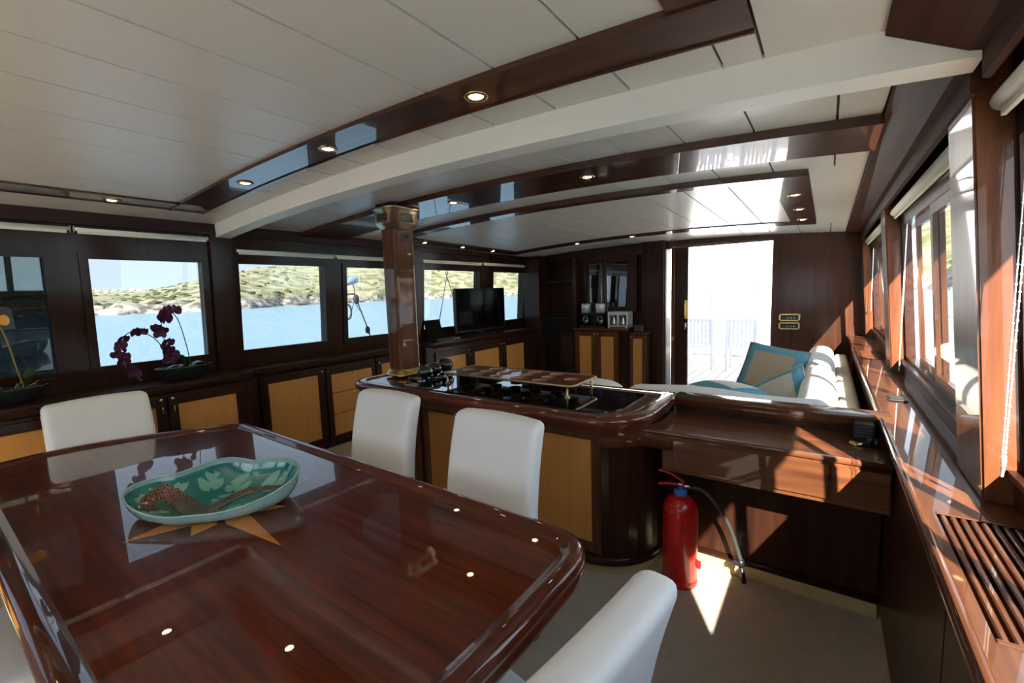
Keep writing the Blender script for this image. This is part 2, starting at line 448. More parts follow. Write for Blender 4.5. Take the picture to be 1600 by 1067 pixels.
def window(sb, fx, y0, y1, z0, z1, pane, wf=.03, o0=-.014, o1=.07, po=.045, grow=.03):
    WN[0] += 1
    W = T('window_%d' % WN[0], (fx(z0), (y0+y1)/2, z0), None, None, None, 'structure')
    bm = new_bm(); ring(sb, bm, y0-grow, y1+grow, z0-grow, z1+grow, wf+grow-.012, o0, 0)
    ring(sb, bm, y0, y1, z0, z1, .012, o0+.004, o1)
    W.part('window_frame', bm, 'dark_mahogany_Y')
    bm = new_bm(); sb(bm, y0+.012, y1-.012, z0+.012, z1-.012, po, po+.006); W.part('pane', bm, pane)
    return W
for i, (a, b_) in enumerate(LW):
    window(sl, xl, a, b_, Z0, Z1, 'smoked_glass' if i == 1 else 'tinted_glass')
# vertical pilasters on the port wall at the beams, cornice below the ceiling
k = 0
for y0, y1 in ((1.555, 1.725), (3.66, 3.86), (6.25, 6.42)):
    k += 1; bm = new_bm(); sl(bm, y0, y1, .98, 2.14, -.035, 0)
    one('trim_%d' % k, bm, 'dark_mahogany_Z', (-4.15, (y0+y1)/2, .98), None, None, None, 'structure')
for y0, y1 in ((YF, 1.6), (1.71, YA)):
    k += 1; bm = new_bm(); sl(bm, y0, y1, 2.115, 2.2, -.03, 0); sl(bm, y0, y1, 2.10, 2.118, -.042, 0)
    one('trim_%d' % k, bm, 'dark_mahogany_Y', (-4.1, (y0+y1)/2, 2.1), None, None, None, 'structure')
# roller blinds rolled up above the port windows
def blind(side, y0, y1, z, label):
    fx = xl if side < 0 else xr
    x = fx(z)-side*.03
    B = T('roller_blind', (x, (y0+y1)/2, z), label, 'blind', 'rolled up cream roller blinds')
    bm = new_bm()
    rr = .013 if side < 0 else .026
    tube(bm, [(x, y0, z), (x, y1, z)], rr, 10); B.part('blind_roll', bm, 'cream')
    bm = new_bm(); bbox(bm, x-.006, x+.006, y0+.01, y1-.01, z-rr-.016, z-rr+.004, b=.002, seg=1); B.part('bottom_bar', bm, 'cream')
    for yy in (y0-.008, y1+.004):
        bm = new_bm(); box(bm, min(x, fx(z)), max(x, fx(z)), yy, yy+.006, z-.02, z+.02); B.part('bracket', bm, 'dull_brass')
    return B
names = ['over the smoked pane behind the yellow orchid', 'above the purple orchid window', 'above the window right of the purple orchid', 'above the window crossed by the davit tackle', 'above the window behind the laptop', 'above the window behind the television']
for (y0, y1), z, s in zip(((-.30, .735), (.765, 1.54), (1.755, 2.665), (2.69, 3.64), (3.88, 5.03), (5.07, 6.15)), (2.068, 2.068, 1.985, 1.985, 1.99, 1.995), names):
    blind(-1, y0, y1, z, 'rolled up cream roller blind '+s)

# ---- starboard wall: ledge-high dado, posts, header, sashes
bm = new_bm()
sr(bm, YF-.1, YA+.1, -.1, 1.02, 0, .05); sr(bm, YF-.1, YA+.1, 1.93, 2.34, 0, .05)
RP = [(YF, -2.2), (-.48, .265), (1.735, 2.03), (3.955, 4.255), (6.42, YA)]  # second post is out of view, widened to cut the sun patch on the carpet
for a, b_ in RP: sr(bm, a, b_, 1.02, 1.93, 0, .05)
one('wall_right', bm, 'dark_mahogany_Y', (.46, 2, 0), 'dark mahogany side wall with posts and sliding windows above the ledge', None, None, 'structure')
k_post = k
for a, b_ in RP[1:]:
    k += 1; bm = new_bm(); sr(bm, a, b_, LED, 2.14, -.08, 0)
    bmesh.ops.bevel(bm, geom=list(bm.edges), offset=.006, segments=2, affect='EDGES')
    one('trim_%d' % k, bm, 'mahogany_Z', (.42, (a+b_)/2, LED), None, None, None, 'structure')
# soffit and fascia above the starboard windows
for y0, y1, xi in ((YF, 1.6, .10), (1.71, YA, .155)):
    k += 1; bm = new_bm()
    P_ = [(xi, zc(xi, 2)+.01), (xi, zc(xi, 2)-.012), (.262, 2.105), (.285, 2.10), (.288, 2.035), (.302, 2.03), (.312, 2.04), (.312, 2.30), (xi, 2.30)]
    prof = []
    a = [bm.verts.new((x, y0, z)) for x, z in P_]; b2 = [bm.verts.new((x, y1, z-.016*max(0, y1-3) if i in (0, 1) else z)) for i, (x, z) in enumerate(P_)]
    for i in range(len(P_)): bm.faces.new((a[i], a[(i+1) % len(P_)], b2[(i+1) % len(P_)], b2[i]))
    bm.faces.new(a); bm.faces.new(b2[::-1])
    one('trim_%d' % k, bm, 'satin_mahogany', (.25, (y0+y1)/2, 2.03), None, None, None, 'structure')
def sash(y0, y1, z0, z1, o, W, pane='clear_tint'):
    bm = new_bm(); ring(sr, bm, y0, y1, z0, z1, .05, o, o+.021)
    s = W.part('sash', bm, 'mahogany_Z')
    bm = new_bm(); sr(bm, y0+.05, y1-.05, z0+.05, z1-.05, o+.008, o+.013); W.part('pane', bm, pane, sub=s)
for a, b_ in ((-2.2, -.48), (.265, 1.735), (2.03, 3.955), (4.255, 6.42)):
    WN[0] += 1
    W = T('window_%d' % WN[0], (xr(1.02), (a+b_)/2, 1.02), None, None, None, 'structure')
    bm = new_bm(); ring(sr, bm, a, b_, 1.02, 1.93, .02, 0, .05); W.part('window_frame', bm, 'dark_mahogany_Y')
    bm = new_bm(); sr(bm, a, b_, 1.0, 1.022, -.03, .02); sr(bm, a, b_, LED, .98, -.018, 0); W.part('window_sill', bm, 'dark_mahogany_Y')
    L = b_-a; mid = a+L*.47
    sash(a+.02, mid+.03, 1.04, 1.91, .003, W); sash(mid-.03, b_-.36, 1.04, 1.91, .026, W)
for y0, y1, s in ((.30, 1.70, 'over the window beside the dining table'), (2.06, 3.93, 'over the window beside the desk'), (4.28, 6.39, 'over the window beside the sofa')):
    blind(1, y0, y1, 2.0, 'thick rolled up cream roller blind '+s)
# bead chains
def chain(y, x0, z0, z1, label, loop=.03):
    B = T('blind_chain', (x0, y, z1), label, 'blind chain', 'bead chains of the side blinds')
    pts = [(x0, y, z0), (x0+.004, y+.004, (z0+z1)/2), (x0+.006, y+.01, z1), (x0+.008, y+loop*.5, z1-.015), (x0+.006, y+loop, z1), (x0, y+loop, z0)]
    bm = new_bm(); tube(bm, curve(pts, 6), .0016, 5); B.part('cord', bm, 'white_cord')
    bm = new_bm()
    q = curve(pts, 40)
    for i in range(0, len(q), 2):
        t_ = bmesh.new(); bmesh.ops.create_icosphere(t_, subdivisions=1, radius=.0034, matrix=Matrix.Translation(q[i])); merge(bm, t_)
    o = B.part('beads', bm, 'white_cord', smooth=True); o['kind'] = 'stuff'
chain(1.62, .385, 1.97, 1.10, 'white bead chain hanging beside the sunlit post nearest the vent grille')
chain(3.80, .40, 1.97, 1.03, 'white bead chain hanging by the post between the side windows')
chain(6.32, .40, 1.97, 1.28, 'white cord loop hanging by the post at the end bulkhead', .05)

# ledge below the starboard windows
Lg = T('side_ledge', (.3, 2, 0), 'long varnished wooden ledge with vent grilles under the side windows', 'ledge')
GR = [(.262, .425, 1.06, 1.58), (.262, .425, 4.56, 5.16)]
bm = new_bm()
cuts = [YF, 1.06, 1.58, 4.56, 5.16, YA]
for i, (a, b_) in enumerate(zip(cuts, cuts[1:])):
    if i in (1, 3):
        box(bm, .24, .262, a, b_, LED-.03, LED); box(bm, .425, .47, a, b_, LED-.03, LED)
    else: box(bm, .24, .47, a, b_, LED-.03, LED)
Lg.part('ledge_top', bm, 'mahogany_Y')
bm = new_bm(); sweep(bm, [(.24, YF), (.24, YA)][::-1], [(0, LED), (.006, LED+.008), (.018, LED+.008), (.026, LED-.002), (.026, LED-.018), (.018, LED-.026), (.018, LED-.034), (.012, LED-.045), (0, LED-.05)], closed=False)
Lg.part('edge_moulding', bm, 'mahogany_Y')
bm = new_bm()
for a, b_ in ((YF, 1.30), (1.31, 2.487), (2.70, YA)): box(bm, .245, .275, a, b_, .075, LED-.03)
Lg.part('front_panel', bm, 'dark_mahogany_Z')
bm = new_bm(); box(bm, .255, .275, YF, YA, 0, .075); Lg.part('kick_board', bm, 'kick_beige')
for gi, (x0, x1, y0, y1) in enumerate(GR):
    bm = new_bm(); box(bm, x0, x1, y0, y1, LED-.06, LED-.05); g = Lg.part('vent_grille', bm, 'black_plastic')
    if gi == 0:
        n = 8
        for j in range(n):
            x = x0+.004+(x1-x0-.008)*(j+.5)/n
            Lg.bx('slat', 'mahogany_Y', x-.006, x+.006, y0, y1, LED-.05, LED+.001, b=.003, sub=g)
        for yy in (y0-.012, y1): Lg.bx('end_bar', 'mahogany_X', x0, x1, yy, yy+.012, LED-.01, LED+.003, b=.002, sub=g)
    else:
        n = 12
        for j in range(n):
            y = y0+(y1-y0)*(j+.5)/n
            Lg.bx('slat', 'mahogany_X', x0, x1, y-.012, y+.012, LED-.05, LED+.001, b=.003, sub=g)
so = T('pop_up_socket', (.325, 3.05, LED+.001), 'small flat black and chrome socket plate set on the side ledge', 'socket')
bm = new_bm(); bbox(bm, .285, .365, 3.0, 3.12, LED+.001, LED+.010, b=.003); so.part('plate', bm, 'black_plastic')
for yy in (3.015, 3.065):
    bm = new_bm(); bbox(bm, .295, .355, yy, yy+.04, LED+.010, LED+.013, b=.001); so.part('lid', bm, 'rubber')

# ---- forward bulkhead behind the camera with windows
bm = new_bm()
box(bm, -4.3, .6, YF-.1, YF, -.1, .85); box(bm, -4.3, .6, YF-.1, YF, 1.95, 2.4)
FW = [(-3.75, -2.55), (-2.35, -1.35), (-1.15, .05)]
xs = [-4.3]+[v for p in FW for v in p]+[.6]
for a, b_ in zip(xs[::2], xs[1::2]): box(bm, a, b_, YF-.1, YF, .85, 1.95)
one('wall_front', bm, 'dark_mahogany_Z', (XC, YF, 0), 'dark mahogany bulkhead with three windows', None, None, 'structure')
for a, b_ in FW:
    WN[0] += 1; W = T('window_%d' % WN[0], ((a+b_)/2, YF, .85), None, None, None, 'structure')
    bm = new_bm()
    for q in ((a, b_, .85, .88), (a, b_, 1.92, 1.95), (a, a+.03, .88, 1.92), (b_-.03, b_, .88, 1.92)): box(bm, q[0], q[1], YF-.08, YF+.02, q[2], q[3])
    W.part('window_frame', bm, 'dark_mahogany_X')
    bm = new_bm(); box(bm, a+.03, b_-.03, YF-.05, YF-.044, .88, 1.92); W.part('pane', bm, 'clear_glass')

# ---- aft bulkhead with the open doorway
DX0, DX1, DZ = -1.62, -.577, 2.11
bm = new_bm()
box(bm, DX1+.012, .6, YA, YA+.12, -.1, 2.5); box(bm, -4.3, -1.90, YA, YA+.12, -.1, 2.5); box(bm, -1.90, DX1+.012, YA, YA+.12, DZ+.03, 2.5)
one('wall_back', bm, 'bulkhead_wood', (XC, YA, 0), 'dark mahogany end bulkhead with an open doorway', None, None, 'structure')
k += 1; bm = new_bm()
box(bm, DX1-.006, DX1+.014, YA-.012, YA+.13, 0, DZ+.03); box(bm, -1.905, DX1+.014, YA-.012, YA+.13, DZ, DZ+.035)
one('trim_%d' % k, bm, 'mahogany_Z', (-1.1, YA, 0), None, None, None, 'structure')
# column beside the doorway
k += 1; bm = new_bm(); bbox(bm, -2.215, -1.90, 6.42, YA, 0, 2.24, b=.01); bbox(bm, -1.905, -1.885, 6.44, YA+.12, 0, 2.2, b=.004)
one('trim_%d' % k, bm, 'dark_mahogany_Z', (-2.05, 6.5, 0), None, None, None, 'structure')
# sliding door leaf standing almost open, with handle
D = T('door_1', (-1.73, YA+.02, 0), 'varnished wooden sliding door slid open beside the doorway', None, None, 'structure')
D.bx('door_leaf', 'dark_mahogany_Z', -1.835, -1.62, YA+.015, YA+.065, .01, DZ, b=.006)
bm = new_bm(); bbox(bm, -1.665, -1.63, YA+.006, YA+.016, 1.10, 1.37, b=.003); h = D.part('handle_plate', bm, 'brass')
bm = new_bm(); tube(bm, curve([(-1.648, YA+.006, 1.13), (-1.648, YA-.03, 1.15), (-1.648, YA-.035, 1.235), (-1.648, YA-.03, 1.32), (-1.648, YA+.006, 1.34)], 5), .008, 8); D.part('handle', bm, 'brass', sub=h)
bm = new_bm(); bbox(bm, -1.66, -1.634, YA+.004, YA+.016, .985, 1.05, b=.004); l_ = D.part('lock', bm, 'steel')
bm = new_bm(); bbox(bm, -1.651, -1.645, YA-.025, YA+.006, .95, 1.01, b=.002); D.part('key', bm, 'steel', sub=l_)
D.bx('door_stile', 'mahogany_Z', -1.85, -1.80, YA+.0, YA+.02, .01, DZ, b=.006)
# brass framed control panels right of the doorway
for z0, z1, s in ((1.085, 1.18, 'upper of two brass framed black switch panels beside the doorway'), (.98, 1.072, 'lower of two brass framed black switch panels beside the doorway')):
    P = T('switch_panel', (-.378, YA-.001, z0), s, 'switch panel', 'brass switch panels')
    bm = new_bm(); x0, x1 = -.495, -.262
    for q in ((x0, x1, z0, z0+.018), (x0, x1, z1-.018, z1), (x0, x0+.022, z0, z1), (x1-.022, x1, z0, z1)): bbox(bm, q[0], q[1], YA-.016, YA-.001, q[2], q[3], b=.003)
    P.part('frame', bm, 'brass')
    P.bx('face', 'black_plastic', x0+.022, x1-.022, YA-.010, YA-.001, z0+.018, z1-.018, b=.001)
    for j in range(3): P.bx('button', 'brushed_steel', x0+.09+.035*j, x0+.108+.035*j, YA-.014, YA-.010, z0+.035, z0+.045, b=.001)

# ------------------------------------------------------------------ port sideboards
def door(Tg, x, y0, y1, z0, z1, fr=.06, knob=None, handle=None, dirx=1, thin=.018, panel=None):
    """frame-and-panel door facing +x"""
    bm = new_bm()
    for q in ((y0, y1, z0, z0+fr), (y0, y1, z1-fr, z1), (y0, y0+fr, z0+fr, z1-fr), (y1-fr, y1, z0+fr, z1-fr)):
        box(bm, x, x+thin, q[0]+.0015, q[1]-.0015, q[2]+.0015, q[3]-.0015)
    d = Tg.part('door', bm, 'dark_mahogany_Z')
    bm = new_bm(); box(bm, x, x+.008, y0+fr, y1-fr, z0+fr, z1-fr); Tg.part('maple_panel', bm, 'maple', sub=d)
    if knob:
        ky, kz = knob; bm = new_bm()
        lathe(bm, [(0, 0), (.011, 0), (.012, .006), (.008, .012), (0, .013)], n=12)
        bmesh.ops.transform(bm, matrix=Matrix.Translation((x+thin, ky, kz)) @ Matrix.Rotation(pi/2, 4, 'Y'), verts=bm.verts)
        Tg.part('knob', bm, 'steel', sub=d)
    if handle:
        hy, hz = handle; bm = new_bm()
        tube(bm, curve([(x+thin, hy, hz-.03), (x+thin+.02, hy, hz-.022), (x+thin+.024, hy, hz), (x+thin+.02, hy, hz+.022), (x+thin, hy, hz+.03)], 4), .004, 6)
        Tg.part('handle', bm, 'brass', sub=d)
    return d
CT = .98
def sideboard(y0, y1, xf, label, r0=.05, r1=.05):
    S = T('sideboard', (-4.05, (y0+y1)/2, 0), label, 'sideboard')
    bm = new_bm(); box(bm, -4.19, xf, y0, y1, .09, CT-.05); S.part('body', bm, 'dark_mahogany_Z')
    bm = new_bm(); box(bm, -4.19, xf-.03, y0, y1, 0, .09); S.part('kick_board', bm, 'kick_beige')
    xo = xf+.03
    o = rrect(-4.185, xo, y0, y1, (0, r0, r1, 0), 5)
    bm = new_bm(); prism(bm, o, CT-.02, CT); S.part('worktop', bm, 'dark_mahogany_Y')
    path = [(xf, y0+.001)]+[(xf, y1-.001)]
    path = [p for p in rrect(-4.185, xf+.012, y0+.019, y1-.019, (0, r0, r1, 0), 5) if p[0] > -4.1]
    bm = new_bm(); sweep(bm, path, [(-.02, CT-.02), (.012, CT-.02), (.018, CT-.03), (.010, CT-.038), (.014, CT-.05), (.004, CT-.06), (-.01, CT-.075), (-.02, CT-.075)], closed=False)
    S.part('edge_moulding', bm, 'dark_mahogany_Y')
    return S
S1 = sideboard(-1.6, 1.70, -3.86, 'low dark sideboard with maple doors carrying the orchids')
for a, b_, kn in ((-1.30, -.76, -.80), (-.74, -.20, -.70), (.06, .56, None), (.58, 1.075, 1.045), (1.085, 1.60, 1.115)):
    door(S1, -3.86, a, b_, .12, .885, fr=.062, knob=(kn, .875) if kn else None, handle=(kn, .80) if kn else None)
S2 = sideboard(1.70, 3.66, -3.95, 'low dark sideboard with maple door and three drawers under the middle windows')
door(S2, -3.95, 1.765, 2.365, .14, .90, fr=.068, knob=(2.335, .865))
for z0, z1 in ((.20, .41), (.415, .625), (.63, .815)):
    bm = new_bm(); box(bm, -3.95, -3.936, 2.435, 2.905, z0, z1-.003); d = S2.part('drawer', bm, 'maple')
    bm = new_bm(); lathe(bm, [(0, 0), (.010, 0), (.011, .006), (.007, .012), (0, .013)], n=10)
    bmesh.ops.transform(bm, matrix=Matrix.Translation((-3.936, 2.67, z1-.025)) @ Matrix.Rotation(pi/2, 4, 'Y'), verts=bm.verts); S2.part('knob', bm, 'steel', sub=d)
for q in ((2.38, 2.433, .14, .90), (2.907, 2.955, .14, .90), (2.433, 2.907, .14, .198), (2.433, 2.907, .817, .90)):
    S2.bx('drawer_frame', 'dark_mahogany_Z', -3.95, -3.932, *q, b=.003)
door(S2, -3.95, 2.97, 3.60, .14, .90, fr=.068, knob=(3.005, .85))
S3 = sideboard(3.66, 6.12, -3.89, 'low dark sideboard with three maple doors under the television', .12, .12)
door(S3, -3.89, 3.80, 4.44, .12, .86, fr=.085, knob=(4.415, .82), handle=(4.415, .75))
door(S3, -3.89, 4.45, 5.17, .12, .86, fr=.085, knob=(5.145, .82), handle=(5.145, .75))
door(S3, -3.89, 5.18, 5.82, .12, .86, fr=.085, knob=(5.205, .82), handle=(5.205, .75))

# ------------------------------------------------------------------ aft cabinets
A = T('tall_cabinet', (-3.1, 6.4, 0), 'tall dark built-in cabinet with glass doors above and maple doors below', 'cabinet')
A.bx('back_panel', 'dark_mahogany_Z', -4.13, -2.22, 6.56, 6.595, 0, 2.2)
A.bx('side_post', 'dark_mahogany_Z', -4.13, -3.83, 6.15, 6.56, 0, 2.12)
A.bx('header', 'dark_mahogany_X', -3.83, -2.22, 6.42, 6.56, 2.05, 2.2)
A.bx('niche_side', 'dark_mahogany_Z', -3.30, -3.235, 6.30, 6.56, 0, 2.05)
for z in (1.16, 1.70): A.bx('niche_shelf', 'dark_mahogany_X', -3.83, -3.30, 6.32, 6.56, z, z+.025)
A.bx('niche_door', 'black_gloss', -3.82, -3.30, 6.33, 6.35, .10, 1.15)
# upper glazed part
def uz(z): return 1.55+(z-1.55)*1.04
bm = new_bm()
for q in ((-3.11, -3.0, 1.22, 2.03), (-2.33, -2.22, 1.22, 2.03), (-3.0, -2.33, 1.985, 2.03), (-3.0, -2.33, 1.22, 1.27)): box(bm, q[0]*1.04, q[1]*1.04, 6.45, 6.49, uz(q[2]), uz(q[3]))
A.part('upper_frame', bm, 'dark_mahogany_Z')
for x0, x1 in ((-2.995, -2.72), (-2.715, -2.335)):
    bm = new_bm()
    for q in ((x0, x0+.03, 1.272, 1.983), (x1-.03, x1, 1.272, 1.983), (x0+.03, x1-.03, 1.953, 1.983), (x0+.03, x1-.03, 1.272, 1.302)): box(bm, q[0]*1.04, q[1]*1.04, 6.455, 6.48, uz(q[2]), uz(q[3]))
    d = A.part('glass_door', bm, 'dark_mahogany_Z')
    bm = new_bm(); box(bm, (x0+.03)*1.04, (x1-.03)*1.04, 6.466, 6.472, uz(1.302), uz(1.953)); A.part('pane', bm, 'cabinet_glass', sub=d)
A.bx('inner_shelf', 'dark_mahogany_X', -3.2, -2.25, 6.50, 6.56, 1.6, 1.62)
# lower part
A.bx('lower_body', 'dark_mahogany_Z', -3.235, -2.345, 6.215, 6.56, .09, .945)
A.bx('counter', 'mahogany_X', -3.25, -2.335, 6.18, 6.56, .945, .98, b=.012, seg=2)
def door_y(Tg, y, x0, x1, z0, z1, fr, knob=None):
    bm = new_bm()
    for q in ((x0, x1, z0, z0+fr), (x0, x1, z1-fr, z1), (x0, x0+fr, z0+fr, z1-fr), (x1-fr, x1, z0+fr, z1-fr)): box(bm, q[0]+.0015, q[1]-.0015, y-.018, y, q[2]+.0015, q[3]-.0015)
    d = Tg.part('door', bm, 'mahogany_Z')
    bm = new_bm(); box(bm, x0+fr, x1-fr, y-.008, y, z0+fr, z1-fr); Tg.part('maple_panel', bm, 'maple', sub=d)
    if knob:
        t_ = bmesh.new(); bmesh.ops.create_uvsphere(t_, u_segments=10, v_segments=6, radius=.013, matrix=Matrix.Translation((knob[0], y-.026, knob[1]))); Tg.part('knob', t_, 'steel', smooth=True, sub=d)
door_y(A, 6.215, -3.215, -2.86, .11, .93, .075, (-2.885, .89)); door_y(A, 6.215, -2.855, -2.50, .11, .93, .075, (-2.83, .89))
# narrow cabinet right of it
N = T('narrow_cabinet', (-2.22, 6.3, 0), 'narrow low cabinet with one maple door beside the doorway column', 'cabinet')
N.bx('body', 'dark_mahogany_Z', -2.33, -2.09, 6.22, 6.415, .0, .90)
N.bx('counter', 'mahogany_X', -2.333, -2.085, 6.19, 6.415, .90, .93, b=.008)
door_y(N, 6.22, -2.33, -2.09, .10, .89, .05, (-2.305, .86))
# coffee makers
K = T('coffee_maker', (-2.94, 6.35, .981), 'black twin coffee maker with two brushed steel tanks and glass jugs', 'coffee maker')
K.bx('base', 'black_plastic', -3.15, -2.73, 6.23, 6.46, .981, 1.01, b=.008)
K.bx('body', 'black_plastic', -3.15, -2.73, 6.36, 6.46, 1.01, 1.35, b=.01)
K.bx('filter_housing', 'black_plastic', -3.14, -2.74, 6.24, 6.36, 1.18, 1.215, b=.008)
for x in (-3.06, -2.82):
    bm = new_bm(); lathe(bm, [(0, 1.215), (.074, 1.215), (.076, 1.345), (.07, 1.352), (0, 1.355)], x, 6.30, 20); K.part('water_tank', bm, 'silver')
    bm = new_bm(); lathe(bm, [(0, 1.012), (.058, 1.012), (.068, 1.06), (.060, 1.13), (.045, 1.165), (.045, 1.175), (0, 1.176)], x, 6.295, 18); j = K.part('jug', bm, 'black_glass')
    bm = new_bm(); tube(bm, curve([(x, 6.25, 1.15), (x, 6.215, 1.14), (x, 6.21, 1.08), (x, 6.235, 1.05)], 4), .007, 6); K.part('handle', bm, 'black_plastic', sub=j)
K = T('espresso_machine', (-2.52, 6.35, .981), 'silver two-group espresso machine with two dark spouts', 'espresso machine')
bm = new_bm()
for q in ((-2.685, -2.375, 6.36, 6.47, .981, 1.23), (-2.685, -2.375, 6.25, 6.36, 1.175, 1.23), (-2.685, -2.375, 6.25, 6.36, .981, 1.02)): bbox(bm, *q, b=.008)
K.part('body', bm, 'silver')
for q in ((-2.685, -2.66), (-2.545, -2.515), (-2.40, -2.375)): K.bx('upright', 'silver', q[0], q[1], 6.25, 6.36, 1.02, 1.175, b=.004)
K.bx('recess', 'black_plastic', -2.66, -2.40, 6.355, 6.36, 1.02, 1.175, b=.001); K.bx('drip_tray', 'black_plastic', -2.65, -2.41, 6.245, 6.252, .99, 1.005, b=.002)
for x in (-2.60, -2.457):
    bm = new_bm(); lathe(bm, [(0, 1.175), (.025, 1.175), (.022, 1.12), (.034, 1.05), (.036, 1.022), (0, 1.022)], x, 6.30, 16); K.part('cup_group', bm, 'steel')
# bottles-like small machine on the narrow cabinet
K = T('storage_box', (-2.2, 6.32, .931), 'small black box standing on the narrow cabinet', 'box')
K.bx('case', 'black_plastic', -2.29, -2.15, 6.26, 6.38, .931, 1.04, b=.01); K.bx('front', 'rubber', -2.28, -2.16, 6.254, 6.261, .945, 1.03, b=.002)

# ------------------------------------------------------------------ bar counter
BT = .92
B = T('bar_counter', (-1.84, 2.35, 0), 'mahogany bar counter with rounded ends, black glass top and maple front panels', 'bar counter')
path = rrect(-2.98, -.70, 1.94, 2.70, (.20, .30, .02, .20), 8)
bm = new_bm(); sweep(bm, path, [(-.09, BT-.006), (-.085, BT+.004), (-.06, BT+.008), (-.025, BT+.006), (-.005, BT-.006), (0, BT-.024), (-.006, BT-.042), (-.025, BT-.05), (-.025, BT-.056), (-.032, BT-.064), (-.032, BT-.07), (-.04, BT-.078), (-.04, BT-.084), (-.05, BT-.092), (-.05, BT-.10), (-.065, BT-.11), (-.09, BT-.115), (-.15, BT-.115)])
B.part('top_moulding', bm, 'table_rim_wood')
inn = rrect(-2.90, -.78, 2.02, 2.62, (.12, .22, .01, .12), 8)
bm = new_bm(); prism(bm, inn, BT-.03, BT-.004); B.part('counter_board', bm, 'mahogany_X')
bm = new_bm(); prism(bm, rrect(-2.52, -.86, 2.06, 2.58, (.03, .18, .03, .03), 6), BT-.004, BT+.002); B.part('glass_top', bm, 'black_glass')
body = rrect(-2.86, -.73, 2.09, 2.66, (.10, .34, .01, .10), 10)
bm = new_bm(); prism(bm, body, .07, BT-.10); B.part('body', bm, 'dark_mahogany_Z')
bm = new_bm(); sweep(bm, body, [(0, .055), (.014, .055), (.018, .07), (.014, .085), (.004, .10), (0, .10)]); B.part('base_moulding', bm, 'dark_mahogany_X')
bm = new_bm(); prism(bm, rrect(-2.85, -.74, 2.10, 2.65, (.09, .33, .01, .09), 10), 0, .07); B.part('kick_board', bm, 'kick_beige')
for x0, x1 in ((-2.28, -1.66), (-1.62, -.94)):
    fr = .055
    bm = new_bm()
    for q in ((x0, x1, .13, .13+fr), (x0, x1, .815-fr, .815), (x0, x0+fr, .13+fr, .815-fr), (x1-fr, x1, .13+fr, .815-fr)): box(bm, q[0]+.0015, q[1]-.0015, 2.078, 2.09, q[2], q[3])
    d = B.part('front_door', bm, 'mahogany_Z')
    bm = new_bm(); box(bm, x0+fr, x1-fr, 2.083, 2.09, .13+fr, .815-fr); B.part('maple_panel', bm, 'maple', sub=d)
bm = new_bm(); box(bm, -2.75, -2.31, 2.078, 2.09, .13, .815); B.part('side_panel', bm, 'mahogany_Z')

# column standing on the bar
P = T('pillar', (-2.765, 2.365, BT+.009), 'square varnished mahogany pillar with brass base and vented brass capital', 'pillar')
px0, px1, py0, py1 = -2.845, -2.685, 2.265, 2.465
sh = rrect(px0, px1, py0, py1, (.025,)*4, 4)
bm = new_bm(); prism(bm, sh, BT+.05, 2.10); P.part('shaft', bm, 'mahogany_Z')
bm = new_bm(); sweep(bm, sh, [(0, BT+.009), (.034, BT+.009), (.034, BT+.022), (.026, BT+.028), (.022, BT+.042), (.010, BT+.052), (.006, BT+.062), (0, BT+.062)]); P.part('base', bm, 'brass')
shc = rrect(px0, px1, py0, py1, (.012,)*4, 1)
bm = new_bm(); sweep(bm, shc, [(0, 2.068), (.008, 2.07), (.010, 2.082), (.028, 2.096), (.030, 2.104), (.040, 2.11), (.040, 2.188), (.046, 2.194), (.046, 2.204), (.060, 2.216), (.062, 2.23), (0, 2.23)]); cap = P.part('capital', bm, 'dull_brass')
def vent(cx, cy, nx, ny):
    # dark louvred opening in the capital, nx,ny outward
    tx, ty = -ny, nx; bm = new_bm()
    def slab(h0, h1, w0, w1, d0, d1):
        vs_ = []
        for z in (h0, h1):
            for w_, d in ((w0, d0), (w1, d0), (w1, d1), (w0, d1)): vs_.append(bm.verts.new((cx+tx*w_+nx*d, cy+ty*w_+ny*d, z)))
        for f in ((3, 2, 1, 0), (4, 5, 6, 7), (0, 1, 5, 4), (1, 2, 6, 5), (2, 3, 7, 6), (3, 0, 4, 7)): bm.faces.new([vs_[i] for i in f])
    slab(2.120, 2.180, -.058, .058, 0, .002); v_ = P.part('vent', bm, 'black_plastic', sub=cap)
    for j in range(4):
        bm = new_bm(); slab(2.129+.0125*j, 2.132+.0125*j, -.055, .055, .002, .005); P.part('louvre', bm, 'dull_brass', sub=cap)
vent((px0+px1)/2, py0-.040, 0, -1); vent(px1+.040, (py0+py1)/2, 1, 0)
P.bx('neck', 'dark_mahogany_Z', px0-.02, px1+.02, py0-.02, py1+.02, 2.23, 2.26)
t_ = bmesh.new(); bmesh.ops.create_uvsphere(t_, u_segments=12, v_segments=8, radius=.012, matrix=Matrix.Translation((px1+.006, 2.39, 2.01))); P.part('hook', t_, 'black_gloss', smooth=True)

